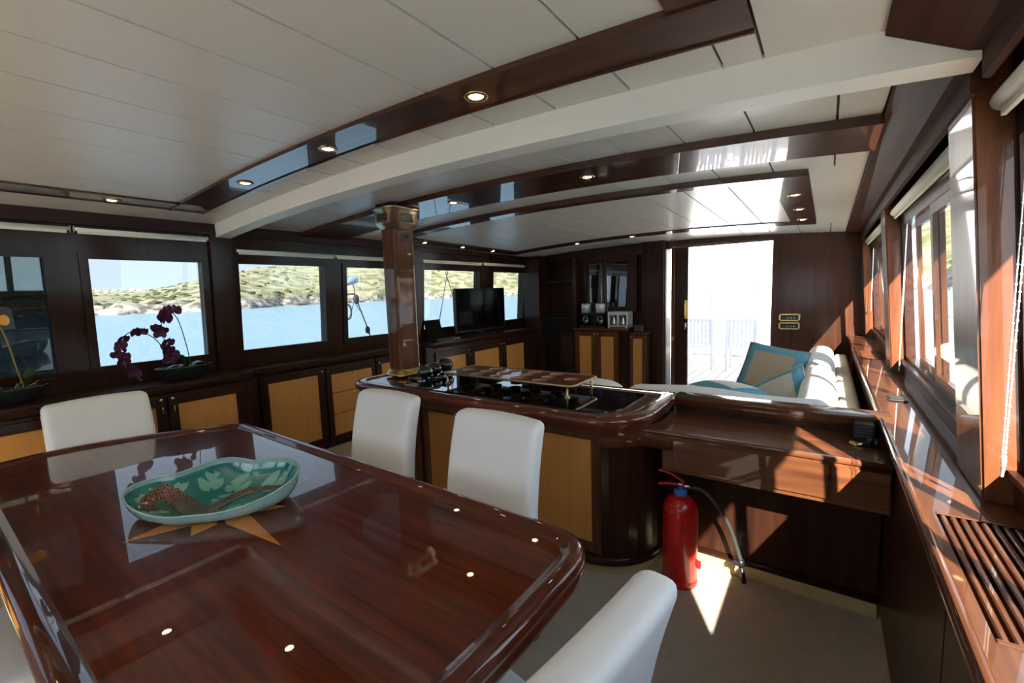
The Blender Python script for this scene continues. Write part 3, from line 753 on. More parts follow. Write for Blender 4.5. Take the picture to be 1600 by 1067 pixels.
# cup tray on brass legs
TR = T('cup_tray', (-1.72, 2.44, BT), 'mahogany cup tray with round holes and brass rail on legs', 'tray')
tx0, tx1, ty0, ty1, tz = -2.235, -1.205, 2.27, 2.60, .998
bm = new_bm(); nc, nr = 6, 3; cw, ch = (tx1-tx0)/nc, (ty1-ty0)/nr; Rh = .045
for i in range(nc):
    for j in range(nr):
        cx, cy = tx0+cw*(i+.5), ty0+ch*(j+.5)
        if i in (0, nc-1) and j != 1:
            box(bm, cx-cw/2, cx+cw/2, cy-ch/2, cy+ch/2, tz-.014, tz); continue
        n = 24; sq = []
        for q in range(n):
            a = 2*pi*q/n; c_, s_ = cos(a), sin(a); f_ = min(cw/2/max(abs(c_), 1e-6), ch/2/max(abs(s_), 1e-6)); sq.append((cx+c_*f_, cy+s_*f_))
        for z in (tz, tz-.014):
            o_ = [bm.verts.new((x, y, z)) for x, y in sq]; i_ = [bm.verts.new((cx+Rh*cos(2*pi*q/n), cy+Rh*sin(2*pi*q/n), z)) for q in range(n)]
            for q in range(n): bm.faces.new((o_[q], o_[(q+1) % n], i_[(q+1) % n], i_[q]))
        # corner triangles of the cell
        for sx_ in (-1, 1):
            for sy_ in (-1, 1):
                co = (cx+sx_*cw/2, cy+sy_*ch/2)
                a0 = math.atan2(sy_*ch/2, sx_*cw/2) % (2*pi); q = int(a0/(2*pi/n)) % n
                for z in (tz, tz-.014): bm.faces.new([bm.verts.new((*sq[q], z)), bm.verts.new((*co, z)), bm.verts.new((*sq[(q+1) % n], z))])
tray_o = TR.part('board', bm, 'mahogany_X')
for i in range(nc):
    for j in range(nr):
        if i in (0, nc-1) and j != 1: continue
        cx, cy = tx0+cw*(i+.5), ty0+ch*(j+.5)
        bm = new_bm(); lathe(bm, [(Rh+.005, tz+.001), (Rh, tz+.003), (Rh-.002, tz-.002), (Rh-.002, tz-.016)], cx, cy, 24); TR.part('hole_rim', bm, 'rim_glint_wood', sub=tray_o)
        bm = new_bm(); lathe(bm, [(Rh-.001, tz-.013), (Rh-.002, tz-.034), (0, tz-.034)], cx, cy, 24); TR.part('cup_well', bm, 'dark_mahogany_X', sub=tray_o)
rp = rrect(tx0-.008, tx1+.008, ty0-.008, ty1+.008, (.035,)*4, 6)
bm = new_bm(); tube(bm, [(x, y, tz-.004) for x, y in rp], .009, 8, closed=True); TR.part('rail', bm, 'dull_brass')
for x, y in ((tx0+.03, ty0), (tx1-.03, ty0), (tx1-.03, ty1), (tx0+.03, ty1)):
    bm = new_bm(); lathe(bm, [(0, BT+.002), (.017, BT+.002), (.017, BT+.007), (.009, BT+.012), (.007, BT+.02), (.007, tz-.01), (0, tz-.01)], x, y, 12); TR.part('leg', bm, 'dull_brass')
# small black tray with three black jars
J = T('small_tray', (-2.50, 2.45, BT+.002), 'small glossy black tray under three round black jars', 'tray')
bm = new_bm(); prism(bm, rrect(-2.60, -2.42, 2.22, 2.70-.03, (.05,)*4, 5), BT+.002, BT+.010); J.part('plate', bm, 'black_glass')
bm = new_bm(); tube(bm, [(x, y, BT+.012) for x, y in rrect(-2.60, -2.42, 2.22, 2.67, (.05,)*4, 5)], .004, 6, closed=True); J.part('rim', bm, 'black_glass')
for (x, y, r_), s in zip(((-2.465, 2.30, .058), (-2.50, 2.435, .056), (-2.535, 2.585, .064)), ('nearest the table side of the tray', 'middle one of the three on the tray', 'largest of the three, next to the sofa side')):
    q = T('black_jar', (x, y, BT+.011), 'round ribbed black jar, '+s, 'jar', 'round black jars on the bar')
    bm = new_bm(); n = 28; rings = []
    for k_ in range(11):
        a = -pi/2*.82+(pi*.5+pi/2*.80)*k_/10
        rr = r_*cos(a); zz = BT+.011+r_*.9*(sin(a)+sin(pi/2*.82))
        rings.append([bm.verts.new((x+rr*(1+.05*cos(9*2*pi*m_/n))*cos(2*pi*m_/n), y+rr*(1+.05*cos(9*2*pi*m_/n))*sin(2*pi*m_/n), zz)) for m_ in range(n)])
    for a, b_ in zip(rings, rings[1:]):
        for m_ in range(n): bm.faces.new((a[m_], a[(m_+1) % n], b_[(m_+1) % n], b_[m_]))
    bm.faces.new(rings[0][::-1]); bm.faces.new(rings[-1])
    q.part('body', bm, 'black_gloss', smooth=True)

# ------------------------------------------------------------------ partition, rail and desk
W = T('partition', (-.25, 2.6, 0), 'low dark wooden partition with moulded rail between desk and sofa', 'partition')
W.bx('panel', 'dark_mahogany_Z', -.725, .24, 2.487, 2.68, .075, .808, b=.003)
W.bx('upper_panel', 'dark_mahogany_X', -.695, .24, 2.605, 2.68, .808, .86, b=.003)
W.bx('kick_board', 'kick_beige', -.725, .24, 2.482, 2.68, 0, .078, b=.002)
bm = new_bm(); sweep(bm, [(-.735, 2.487), (.24, 2.487)], [(0, .075), (.012, .075), (.016, .09), (.010, .104), (0, .11)], closed=False); W.part('base_moulding', bm, 'dark_mahogany_X')
bm = new_bm(); sweep(bm, [(-.70, 2.60), (.262, 2.60)], [(-.10, .93), (-.03, .932), (0, .930), (.014, .922), (.018, .908), (.010, .897), (.014, .888), (.014, .882), (.004, .872), (.004, .862), (-.02, .852), (-.03, .83), (-.10, .83)], closed=False)
W.part('rail', bm, 'mahogany_X')
DK = .83
d_ = T('writing_desk', (-.25, 2.35, 0), 'built-in mahogany writing desk with drawers between bar and side ledge', 'desk')
def arc_pts(r_, a0, a1, n=8): return [(-1.07+r_*cos(rad(a0+(a1-a0)*k_/n)), 2.43+r_*sin(rad(a0+(a1-a0)*k_/n))) for k_ in range(n+1)]
fr_path = arc_pts(.385, -72, -36.7)+[(-.70, 2.20), (-.5, 2.20), (.235, 2.20)]
bm = new_bm(); poly = fr_path+[(.235, 2.60), (-.72, 2.60)]+arc_pts(.36, 0, -72)
prism(bm, poly, DK-.02, DK); d_.part('desk_top', bm, 'mahogany_X')
bm = new_bm(); sweep(bm, fr_path, [(-.012, DK), (0, DK+.006), (.008, DK+.004), (.012, DK-.006), (.008, DK-.018), (0, DK-.022), (-.012, DK-.022)], closed=False); d_.part('front_edge', bm, 'mahogany_X')
bm = new_bm(); sweep(bm, fr_path, [(0, DK-.022), (0, .735), (-.018, .735), (-.018, DK-.022)], closed=False, smooth=True); d_.part('apron', bm, 'mahogany_X')
bm = new_bm(); box(bm, -.655, .235, 2.20, 2.218, .628, .735); d_.part('lower_apron', bm, 'mahogany_X')
for x0, x1 in ((-.60, .035), (.042, .23)):
    d_.bx('drawer', 'mahogany_X', x0, x1, 2.190, 2.2, .648, .795, b=.002)
d_.bx('underside', 'dark_mahogany_X', -.655, .235, 2.218, 2.485, .70, .72, b=.002)
# intercom on the desk
I = T('intercom', (.16, 2.5, DK), 'black desk intercom with brass foot at the ledge end of the desk', 'intercom')
I.bx('case', 'black_plastic', .12, .20, 2.50, 2.585, DK, DK+.075, b=.006)
for j in range(4): I.bx('louvre', 'rubber', .13, .19, 2.494, 2.5, DK+.018+.014*j, DK+.025+.014*j, b=.001)
bm = new_bm(); lathe(bm, [(0, DK), (.03, DK), (.03, DK+.008), (.022, DK+.013), (0, DK+.013)], .13, 2.43, 16); I.part('foot', bm, 'brass')
for x in (.175, .20):
    bm = new_bm(); lathe(bm, [(0, DK), (.012, DK), (.012, DK+.03), (.008, DK+.036), (0, DK+.036)], x, 2.42, 12); I.part('dial', bm, 'black_plastic')

# ------------------------------------------------------------------ fire extinguisher
E_ = T('fire_extinguisher', (-.585, 2.28, 0), 'red fire extinguisher with black hose standing under the desk', 'fire extinguisher')
ex, ey, er = -.585, 2.285, .088
bm = new_bm(); lathe(bm, [(0, .012), (er-.012, .012), (er-.002, .0), (er, .012), (er, .034), (er-.003, .038), (er, .042), (er, .40), (er-.006, .435), (er-.03, .465), (.030, .482), (0, .484)], ex, ey, 32); cyl = E_.part('cylinder', bm, 'red_paint')
bm = new_bm(); lathe(bm, [(.032, .478), (.034, .480), (.034, .502), (.028, .508), (0, .508)], ex, ey, 20); E_.part('collar', bm, 'blue_plastic')
bm = new_bm(); lathe(bm, [(.016, .505), (.016, .53), (.02, .532), (.02, .545), (0, .548)], ex, ey, 14); tube(bm, [(ex, ey, .528), (ex+.055, ey+.01, .528)], .011, 10); E_.part('valve', bm, 'steel')
def lever(z0, z1, tip):
    bm = new_bm(); p0 = Vector((ex+.02, ey, z0)); p1 = Vector((ex-.105, ey-.02, z1)); mid = (p0+p1)/2+Vector((0, 0, tip))
    pts = curve([p0, mid, p1], 5); prev = None
    for p_ in pts:
        r4 = [bm.verts.new(p_+Vector((0, sy_, sz_))) for sy_, sz_ in ((-.011, -.005), (.011, -.005), (.011, .005), (-.011, .005))]
        if prev:
            for q in range(4): bm.faces.new((prev[q], prev[(q+1) % 4], r4[(q+1) % 4], r4[q]))
        else: bm.faces.new(r4[::-1])
        prev = r4
    bm.faces.new(prev); return bm
E_.part('lever', lever(.552, .60, .012), 'red_plastic'); E_.part('carry_handle', lever(.532, .525, .006), 'red_plastic')
hp = curve([(ex+.055, ey+.01, .528), (ex+.11, ey+.02, .515), (ex+.17, ey+.05, .44), (ex+.225, ey+.07, .33), (ex+.26, ey+.08, .22), (ex+.278, ey+.078, .16)], 6)
bm = new_bm(); tube(bm, hp, .0105, 10); E_.part('hose', bm, 'rubber')
bm = new_bm(); tube(bm, [(ex+.276, ey+.078, .17), (ex+.280, ey+.076, .135)], .017, 10); tube(bm, [(ex+.280, ey+.076, .135), (ex+.296, ey+.070, .055)], [.010, .013], 10); bbox(bm, ex+.245, ex+.275, ey+.065, ey+.09, .135, .16, b=.004); E_.part('nozzle', bm, 'black_plastic')
bm = new_bm(); bbox(bm, ex+er-.002, ex+er+.016, ey-.008, ey+.008, .10, .14, b=.003); E_.part('bracket', bm, 'red_plastic', sub=cyl)
# small dark mark printed on the cylinder
def onc(a, z): return (ex+(er+.0012)*cos(a), ey+(er+.0012)*sin(a), z)
bm = new_bm()
a0 = math.atan2(-ey, -ex)+.05
def cq(u0, u1, z0, z1):
    bm.faces.new([bm.verts.new(onc(a0+u0, z0)), bm.verts.new(onc(a0+u1, z0)), bm.verts.new(onc(a0+u1, z1)), bm.verts.new(onc(a0+u0, z1))])
for u in (0, .20):
    cq(u, u+.15, .352, .356); cq(u, u+.15, .328, .332)
    if u == 0: cq(u, u+.03, .332, .352); cq(u, u+.11, .340, .343)
    else: cq(u+.12, u+.15, .332, .352); cq(u+.02, u+.12, .340, .343)
cq(-.05, .42, .364, .366); cq(-.05, .42, .318, .320)
E_.part('stamp', bm, 'print_dark', sub=cyl)

# ------------------------------------------------------------------ dining table
TZ = .75
out = [(-.60, .095), (-.555, .70), (-.56, 1.235), (-1.9, 1.262), (-3.09, 1.285), (-3.34, .92), (-3.47, .60), (-3.50, .42), (-3.46, .095)]
tab = fillet(out, [.16, .3, .17, .3, .07, .15, .1, .08, .20], 7)
# keep CCW
area = sum(a[0]*b_[1]-b_[0]*a[1] for a, b_ in zip(tab, tab[1:]+tab[:1]))
if area < 0: tab = tab[::-1]
DT = T('dining_table', (-2.0, .68, 0), 'large glossy mahogany dining table with raised rounded rim and inlaid star', 'table')
off = offsets(tab, True)
bm = new_bm(); prism(bm, [(p_[0]-.05*o.x, p_[1]-.05*o.y) for p_, o in zip(tab, off)], TZ-.04, TZ); DT.part('table_top', bm, 'table_wood')
bm = new_bm(); sweep(bm, tab, [(-.078, TZ-.002), (-.074, TZ+.004), (-.060, TZ+.007), (-.055, TZ+.012), (-.03, TZ+.018), (-.010, TZ+.012), (0, TZ-.004), (-.001, TZ-.022), (-.012, TZ-.034), (-.024, TZ-.038), (-.018, TZ-.046), (-.010, TZ-.058), (-.012, TZ-.074), (-.026, TZ-.086), (-.05, TZ-.09), (-.12, TZ-.09)])
DT.part('rim', bm, 'table_rim_wood')
bm = new_bm(); prism(bm, [(p_[0]-.14*o.x, p_[1]-.14*o.y) for p_, o in zip(tab, off)], TZ-.11, TZ-.04); DT.part('apron', bm, 'dark_mahogany_X')
for x in (-2.75, -1.25):
    bm = new_bm(); prism(bm, rrect(x-.16, x+.16, .50, .86, (.06,)*4, 4), .06, TZ-.11); pd = DT.part('pedestal', bm, 'dark_mahogany_Z')
    bm = new_bm(); prism(bm, rrect(x-.24, x+.24, .38, .98, (.08,)*4, 4), 0, .06); DT.part('foot', bm, 'dark_mahogany_X', sub=pd)
cx, cy = -1.90, .665
tips = [(.47, -.005), (.20, .145), (.05, .31), (-.16, .17), (-.47, .02), (-.18, -.15), (-.02, -.295), (.135, -.148)]
for i, (dx, dy) in enumerate(tips):
    a = math.atan2(dy/.30, dx/.47)
    inr = (.155, .105) if i % 2 == 0 else (.155, .105)
    l_ = (cx+inr[0]*cos(a-pi/8), cy+inr[1]*sin(a-pi/8)); r_ = (cx+inr[0]*cos(a+pi/8), cy+inr[1]*sin(a+pi/8))
    bm = new_bm(); prism(bm, [(cx, cy), l_, (cx+dx, cy+dy), r_], TZ, TZ+.0008); DT.part('inlay_star_point', bm, 'inlay_maple')

# ------------------------------------------------------------------ chairs
def soft(x0, x1, y0, y1, z0, z1, r_, nx=8, ny=3, nz=10, fn=None):
    """soft rounded upholstery block, subdivided so it can be bent by fn"""
    bm = new_bm()
    def f(u, v_, w_): return Vector((x0+(x1-x0)*u, y0+(y1-y0)*v_, z0+(z1-z0)*w_))
    t_ = bmesh.new(); box(t_, x0, x1, y0, y1, z0, z1)
    bmesh.ops.bevel(t_, geom=list(t_.edges), offset=r_, segments=4, profile=.5, affect='EDGES')
    for ax, n, a, b_ in ((0, nx, x0, x1), (1, ny, y0, y1), (2, nz, z0, z1)):
        for k_ in range(1, n):
            co = [0, 0, 0]; no = [0, 0, 0]; co[ax] = a+(b_-a)*k_/n; no[ax] = 1
            bmesh.ops.bisect_plane(t_, geom=list(t_.verts)+list(t_.edges)+list(t_.faces), plane_co=co, plane_no=no)
    if fn:
        for v_ in t_.verts: v_.co = fn(v_.co)
    merge(bm, t_)
    for fa in bm.faces: fa.smooth = True
    return bm
def make_chair(label, group):
    """chair facing local -y; origin at floor centre"""
    c_ = T('dining_chair', (0, 0, 0), label, 'chair', group)
    def bend(p_):
        t_ = max(0, (p_.z-.46)/.53)
        bow = .012*(1-(p_.x/.25)**2)
        return Vector((p_.x*(1-.03*t_), p_.y+.085*t_*t_+.01*t_+bow-.004, p_.z+.010*(1-(p_.x/.25)**2)*t_))
    bm = soft(-.255, .255, .155, .25, .40, .985, .034, nx=8, ny=2, nz=12, fn=bend); c_.local('backrest', bm, 'white_leather', True)
    bm = soft(-.255, .255, -.27, .18, .36, .485, .03, nx=6, ny=6, nz=2, fn=lambda p_: Vector((p_.x, p_.y, p_.z+(.015*(1-(p_.x/.25)**2)*(1-(p_.y/.3)**2) if p_.z > .42 else 0)))); c_.local('seat', bm, 'white_leather', True)
    for x, y in ((-.215, -.23), (.215, -.23), (-.215, .20), (.215, .20)):
        bm = new_bm()
        a = [bm.verts.new((x+sx_*.016, y+sy_*.016+(.03 if y > 0 else -.0), 0)) for sx_, sy_ in ((-1, -1), (1, -1), (1, 1), (-1, 1))]
        b_ = [bm.verts.new((x+sx_*.023, y+sy_*.023, .38)) for sx_, sy_ in ((-1, -1), (1, -1), (1, 1), (-1, 1))]
        bm.faces.new(a[::-1]); bm.faces.new(b_)
        for q in range(4): bm.faces.new((a[q], a[(q+1) % 4], b_[(q+1) % 4], b_[q]))
        c_.local('leg', bm, 'dark_mahogany_Z')
    # seam piping along the back edges
    for sx_ in (-1, 1):
        pts = [bend(Vector((sx_*.2548, .214, z))) for z in (.43, .55, .65, .75, .85, .93)]
        bm = new_bm(); tube(bm, pts, .0022, 5); c_.local('seam', bm, 'white_leather')
    return c_.e
GCH = 'white upholstered chairs around the dining table'
ch0 = make_chair('white upholstered dining chair in front of the bar, nearer the fire extinguisher', GCH)
ch0.location = (-1.245, 1.305, 0); ch0.rotation_euler = (0, 0, rad(-2))
dup(ch0, (-2.105, 1.375, 0), rad(0), 'white upholstered dining chair in front of the bar, nearer the pillar')
dup(ch0, (-3.40, .685, 0), rad(90), 'white upholstered dining chair at the pointed table end by the sideboard')
dup(ch0, (-.574, .652, 0), rad(-98.5), 'white upholstered dining chair at the rounded table end facing the star inlay')
dup(ch0, (-2.15, -.11, 0), rad(180), 'white upholstered dining chair on the table side away from the bar')

# ------------------------------------------------------------------ bowl
BW = T('glass_bowl', (-2.0, .72, TZ+.001), 'wavy leaf-shaped teal glass bowl painted with lily pads and scaly arms', 'bowl')
bc = Vector((-1.955, .66)); ba = rad(42)
RIM = [(-165, .185, .862), (-150, .245, .864), (-140, .298, .86), (-130, .302, .845), (-113, .25, .82), (-88, .20, .803), (-41, .175, .80), (-14, .205, .80), (11, .26, .815), (29, .31, .84), (42, .333, .86), (64, .298, .878), (82, .235, .882), (100, .178, .868), (141, .19, .882), (173, .183, .872), (195, .185, .862)]
RT = []
for k_ in range(144):
    a = -165+2.5*k_
    for (a0, r0, z0), (a1, r1, z1) in zip(RIM, RIM[1:]):
        if a0 <= a <= a1: t_ = (a-a0)/(a1-a0); RT.append((r0+(r1-r0)*t_, z0+(z1-z0)*t_)); break
for _ in range(10): RT = [tuple((RT[i-1][q]+2*RT[i][q]+RT[(i+1) % 144][q])/4 for q in (0, 1)) for i in range(144)]
def rim_at(th):
    a = (math.degrees(th)+165) % 360/2.5; i = int(a) % 144; f_ = a-int(a); A0, A1 = RT[i], RT[(i+1) % 144]
    return A0[0]+(A1[0]-A0[0])*f_, A0[1]+(A1[1]-A0[1])*f_
def bowl_pt(r_, th, dz=0):
    R_, zr = rim_at(th)
    return Vector((bc.x+r_*R_*cos(th), bc.y+r_*R_*sin(th), TZ+.011+(zr-TZ-.011)*(.22*r_**2+.78*(1-sqrt(max(0, 1-max(0, (r_-.62)/.38)**2))))+dz))
nr_, nt_ = 14, 72
def bowl_surf(dz, shrink):
    bm = new_bm(); rings = [[bm.verts.new(bowl_pt(0, 0, dz))]]
    for i in range(1, nr_+1): rings.append([bm.verts.new(bowl_pt(i/nr_*shrink, 2*pi*k_/nt_, dz*(1-.6*(i/nr_)**4))) for k_ in range(nt_)])
    for a, b_ in zip(rings, rings[1:]):
        for k_ in range(nt_):
            f_ = bm.faces.new((a[0], b_[k_], b_[(k_+1) % nt_]) if len(a) == 1 else (a[k_], b_[k_], b_[(k_+1) % nt_], a[(k_+1) % nt_])); f_.smooth = True
    return bm
BW.part('inner_surface', bowl_surf(0, .99), 'bowl_teal')
bm = new_bm(); rings = [[bm.verts.new((bc.x, bc.y, TZ+.001))]]
for r_ in (.3, .6, .74, .82, .89, .935, .97, .99, 1.0):
    t_ = max(0, (r_-.74)/.26); q = 1-sqrt(max(0, 1-t_*t_))
    rings.append([bm.verts.new((bc.x+r_*rim_at(2*pi*k_/nt_)[0]*cos(2*pi*k_/nt_), bc.y+r_*rim_at(2*pi*k_/nt_)[0]*sin(2*pi*k_/nt_), TZ+.001+(rim_at(2*pi*k_/nt_)[1]-.004-TZ)*q)) for k_ in range(nt_)])
for a, b_ in zip(rings, rings[1:]):
    for k_ in range(nt_): bm.faces.new((a[0], b_[k_], b_[(k_+1) % nt_]) if len(a) == 1 else (a[k_], b_[k_], b_[(k_+1) % nt_], a[(k_+1) % nt_])).smooth = True
BW.part('outer_surface', bm, 'bowl_pale')
bm = new_bm(); tube(bm, [bowl_pt(1, 2*pi*k_/nt_, -.003) for k_ in range(nt_)], .0042, 6, closed=True); BW.part('lip', bm, 'bowl_pale')
def on_bowl(u, v_, dz):
    x = u*.31*cos(ba)-v_*.19*sin(ba); y = u*.31*sin(ba)+v_*.19*cos(ba); th = math.atan2(y, x)
    return bowl_pt(min(sqrt(x*x+y*y)/rim_at(th)[0], .985), th, dz)
random.seed(11)
for (u, v_, R_, a) in ((.62, .48, .24, 1.), (.80, -.08, .21, 2.2), (.46, -.42, .25, 4), (.12, .62, .22, .5), (-.25, .70, .20, 3), (-.62, .45, .22, 5), (-.82, .05, .16, 1.5), (-.55, -.45, .22, .2), (.10, .15, .22, 2.8), (-.12, -.70, .2, 3.6), (.35, .85, .12, 1)):
    bm = new_bm(); c0 = bm.verts.new(on_bowl(u, v_, .0016)); n = 36; prev = None; ring_ = []
    for k_ in range(n+1):
        q = a+.22+(2*pi-.44)*k_/n; rr = R_*(1+.05*sin(3*q))*(.5 if k_ in (12, 24) else 1)
        ring_.append([bm.verts.new(on_bowl(u+rr*s_*cos(q)*.75, v_+rr*s_*sin(q), .0016)) for s_ in (.33, .66, 1)])
    for A0, A1 in zip(ring_, ring_[1:]):
        bm.faces.new((c0, A0[0], A1[0]))
        for s_ in (0, 1): bm.faces.new((A0[s_], A0[s_+1], A1[s_+1], A1[s_]))
    BW.part('painted_lily_pad', bm, 'pad_green', smooth=True)
def arm(pts, w0, w1):
    P_ = [Vector((x, y, 0)) for x, y in pts]; q = curve(P_, 8); bm = new_bm(); prev = None; N_ = len(q)
    for i, p_ in enumerate(q):
        d = (q[min(i+1, N_-1)]-q[max(i-1, 0)]).normalized(); s_ = Vector((-d.y, d.x, 0)); w_ = w0+(w1-w0)*(i/(N_-1))**1.3
        row = [bm.verts.new(on_bowl(p_.x+s_.x*w_*m_, p_.y+s_.y*w_*m_*1.5, .0034-.0012*abs(m_))) for m_ in (-1, -.5, 0, .5, 1)]
        if prev:
            for k_ in range(4): bm.faces.new((prev[k_], prev[k_+1], row[k_+1], row[k_]))
        prev = row
    BW.part('painted_arm', bm, 'scales', smooth=True)
arm([(.02, -.45), (-.20, -.20), (-.42, .12), (-.62, .22), (-.76, .0), (-.66, -.22), (-.52, -.2)], .15, .03)
arm([(.0, -.45), (.10, -.05), (.28, .32), (.50, .40), (.72, .30), (.9, .22)], .13, .015)
arm([(.0, -.45), (.25, -.55), (.55, -.52)], .12, .02)

# ------------------------------------------------------------------ orchids
def petal(bm, M, L, Wd, cup):
    pts = [(0, 0), (.35, .42), (.7, .5), (.95, .28), (1.03, 0)]
    vs_ = []
    c_ = [bm.verts.new(M @ Vector((x*L, 0, cup*L*(x*x)))) for x, _ in pts]
    l_ = [bm.verts.new(M @ Vector((x*L, y*Wd, cup*L*(x*x)+cup*.6*Wd*y))) for x, y in pts[1:-1]]
    r_ = [bm.verts.new(M @ Vector((x*L, -y*Wd, cup*L*(x*x)+cup*.6*Wd*y))) for x, y in pts[1:-1]]
    for s_ in (l_, r_):
        bm.faces.new((c_[0], c_[1], s_[0])); bm.faces.new((c_[1], c_[2], s_[1], s_[0])); bm.faces.new((c_[2], c_[3], s_[2], s_[1])); bm.faces.new((c_[3], c_[4], s_[2]))
def blossom_mesh():
    bm = new_bm()
    for k_ in range(3): petal(bm, Matrix.Rotation(pi/2+2*pi*k_/3, 4, 'Z'), .040, .030, .25)
    for a in (.05, pi-.05): petal(bm, Matrix.Translation((0, 0, .003)) @ Matrix.Rotation(a, 4, 'Z'), .045, .062, .18)
    petal(bm, Matrix.Translation((0, 0, .006)) @ Matrix.Rotation(-pi/2, 4, 'Z') @ Matrix.Rotation(-.6, 4, 'Y'), .026, .026, .4)
    bmesh.ops.recalc_face_normals(bm, faces=bm.faces)
    for f_ in bm.faces: f_.smooth = True
    return bm
def blossoms(Tg, path, ts, material, size=1.0, face=Vector((1, -.3, -.2)), base=None):
    if base is None:
        b0 = blossom_mesh(); me = bpy.data.meshes.new('blossom'); b0.to_mesh(me); b0.free(); me.materials.append(MATS[material])
    else: me = base
    for t_ in ts:
        i = int(t_*(len(path)-1)); p_ = Vector(path[i])-Tg.o
        d = (face+Vector((random.uniform(-.5, .5), random.uniform(-.9, .9), random.uniform(-.5, .3)))).normalized()
        o = bpy.data.objects.new('blossom', me); COL.objects.link(o); o.parent = Tg.e
        o.location = p_+d*.012+Vector((0, random.uniform(-.018, .018), random.uniform(-.012, .012))); s_ = size*random.uniform(.85, 1.1); o.scale = (s_, s_, s_)
        o.rotation_euler = d.to_track_quat('Z', 'Y').to_euler()
    return me
def leafb(Tg, p0, p1, p2, wd, name='leaf'):
    q = curve([p0, p1, p2], 6); bm = new_bm(); prev = None; N_ = len(q)
    for i, p_ in enumerate(q):
        d = (q[min(i+1, N_-1)]-q[max(i-1, 0)]).normalized(); s_ = d.cross(Vector((0, 0, 1)));
        if s_.length < .1: s_ = Vector((0, 1, 0))
        s_.normalize(); w_ = wd*sin(pi*(.12+.86*i/(N_-1)))**.7
        row = [bm.verts.new(p_+s_*w_), bm.verts.new(p_-Vector((0, 0, .006))), bm.verts.new(p_-s_*w_)]
        if prev:
            bm.faces.new((prev[0], prev[1], row[1], row[0])); bm.faces.new((prev[1], prev[2], row[2], row[1]))
        prev = row
    Tg.part(name, bm, 'leaf', smooth=True)
def oval_pot(Tg, x, y, z, sx_, sy_):
    bm = new_bm(); lathe(bm, [(0, z), (.55, z), (.62, z+.004), (.85, z+.05), (1, z+.092), (1.02, z+.1), (.97, z+.102), (.93, z+.088), (.90, z+.082), (0, z+.082)], x, y, 32, sx_, sy_); pt = Tg.part('pot', bm, 'pot')
    bm = new_bm(); lathe(bm, [(0, z+.094), (.5, z+.092), (.9, z+.086)], x, y, 24, sx_, sy_); Tg.part('soil', bm, 'soil', sub=pt)
random.seed(5)
O1 = T('purple_orchid', (-4.0, 1.26, CT), 'purple orchid with two arching flower sprays in a black oval pot', 'orchid')
oval_pot(O1, -4.0, 1.26, CT, .085, .185)
s1 = curve([(-4.0, 1.305, 1.07), (-4.0, 1.285, 1.25), (-4.0, 1.255, 1.42), (-4.0, 1.21, 1.50), (-3.99, 1.155, 1.47), (-3.98, 1.14, 1.38), (-3.98, 1.15, 1.27), (-3.98, 1.165, 1.19), (-3.98, 1.18, 1.14)], 8)
s2 = curve([(-3.99, 1.20, 1.07), (-3.99, 1.15, 1.20), (-3.99, 1.09, 1.31), (-3.98, 1.0, 1.37), (-3.97, .93, 1.35), (-3.96, .885, 1.28), (-3.95, .885, 1.20), (-3.94, .905, 1.12), (-3.93, .935, 1.07), (-3.92, .975, 1.02)], 8)
bm = new_bm(); tube(bm, s1, .0032, 6); O1.part('stem', bm, 'stem'); bm = new_bm(); tube(bm, s2, .0032, 6); O1.part('stem', bm, 'stem')
bl = blossoms(O1, s1, [.38, .40, .44, .47, .50, .54, .57, .61, .65, .70, .74, .79, .83, .88, .93, .97], 'purple_petal', 1.0)
blossoms(O1, s2, [.30, .34, .37, .40, .50, .55, .60, .64, .68, .72, .77, .82, .87], 'purple_petal', .85, base=bl)
for t_ in (.90, .93, .96, .99):
    q = s2[int(t_*(len(s2)-1))]; b0 = bmesh.new(); bmesh.ops.create_uvsphere(b0, u_segments=8, v_segments=6, radius=.008, matrix=Matrix.Translation(q)); O1.part('bud', b0, 'stem', smooth=True)
leafb(O1, (-4.0, 1.285, 1.07), (-4.0, 1.255, 1.13), (-3.99, 1.245, 1.17), .026)
for p1, p2 in (((-3.98, 1.34, 1.10), (-3.95, 1.42, 1.085)), ((-3.99, 1.20, 1.095), (-3.97, 1.12, 1.07)), ((-4.03, 1.36, 1.10), (-4.06, 1.43, 1.09)), ((-3.96, 1.24, 1.10), (-3.92, 1.20, 1.085))):
    leafb(O1, (-4.0, 1.285, 1.066), p1, p2, .024)
O2 = T('yellow_orchid', (-4.0, .34, CT), 'yellow orchid with bare cane stem in a black pot before the smoked pane', 'orchid')
oval_pot(O2, -4.0, .34, CT, .09, .19)
st = curve([(-4.0, .425, 1.07), (-4.0, .405, 1.2), (-4.0, .385, 1.36), (-4.0, .36, 1.46), (-3.99, .31, 1.50), (-3.98, .24, 1.50)], 8)
bm = new_bm(); tube(bm, st, .005, 6); O2.part('stem', bm, 'yellow_stem')
by = blossoms(O2, st, [.72, .80, .88, .95], 'yellow_petal', 1.1)
leafb(O2, (-4.0, .43, 1.066), (-3.985, .45, 1.14), (-3.97, .455, 1.20), .034); leafb(O2, (-4.0, .41, 1.066), (-3.98, .30, 1.09), (-3.95, .22, 1.07), .026); leafb(O2, (-4.0, .44, 1.066), (-3.98, .50, 1.10), (-3.96, .56, 1.11), .02)
for q in range(9):
    a = random.uniform(0, 6.28); bm = new_bm(); tube(bm, [(-4.0+.03*cos(a), .38+.05*sin(a), 1.07), (-4.0+.06*cos(a), .38+.11*sin(a), 1.09+random.uniform(-.01, .03))], .002, 4); O2.part('straw', bm, 'straw')

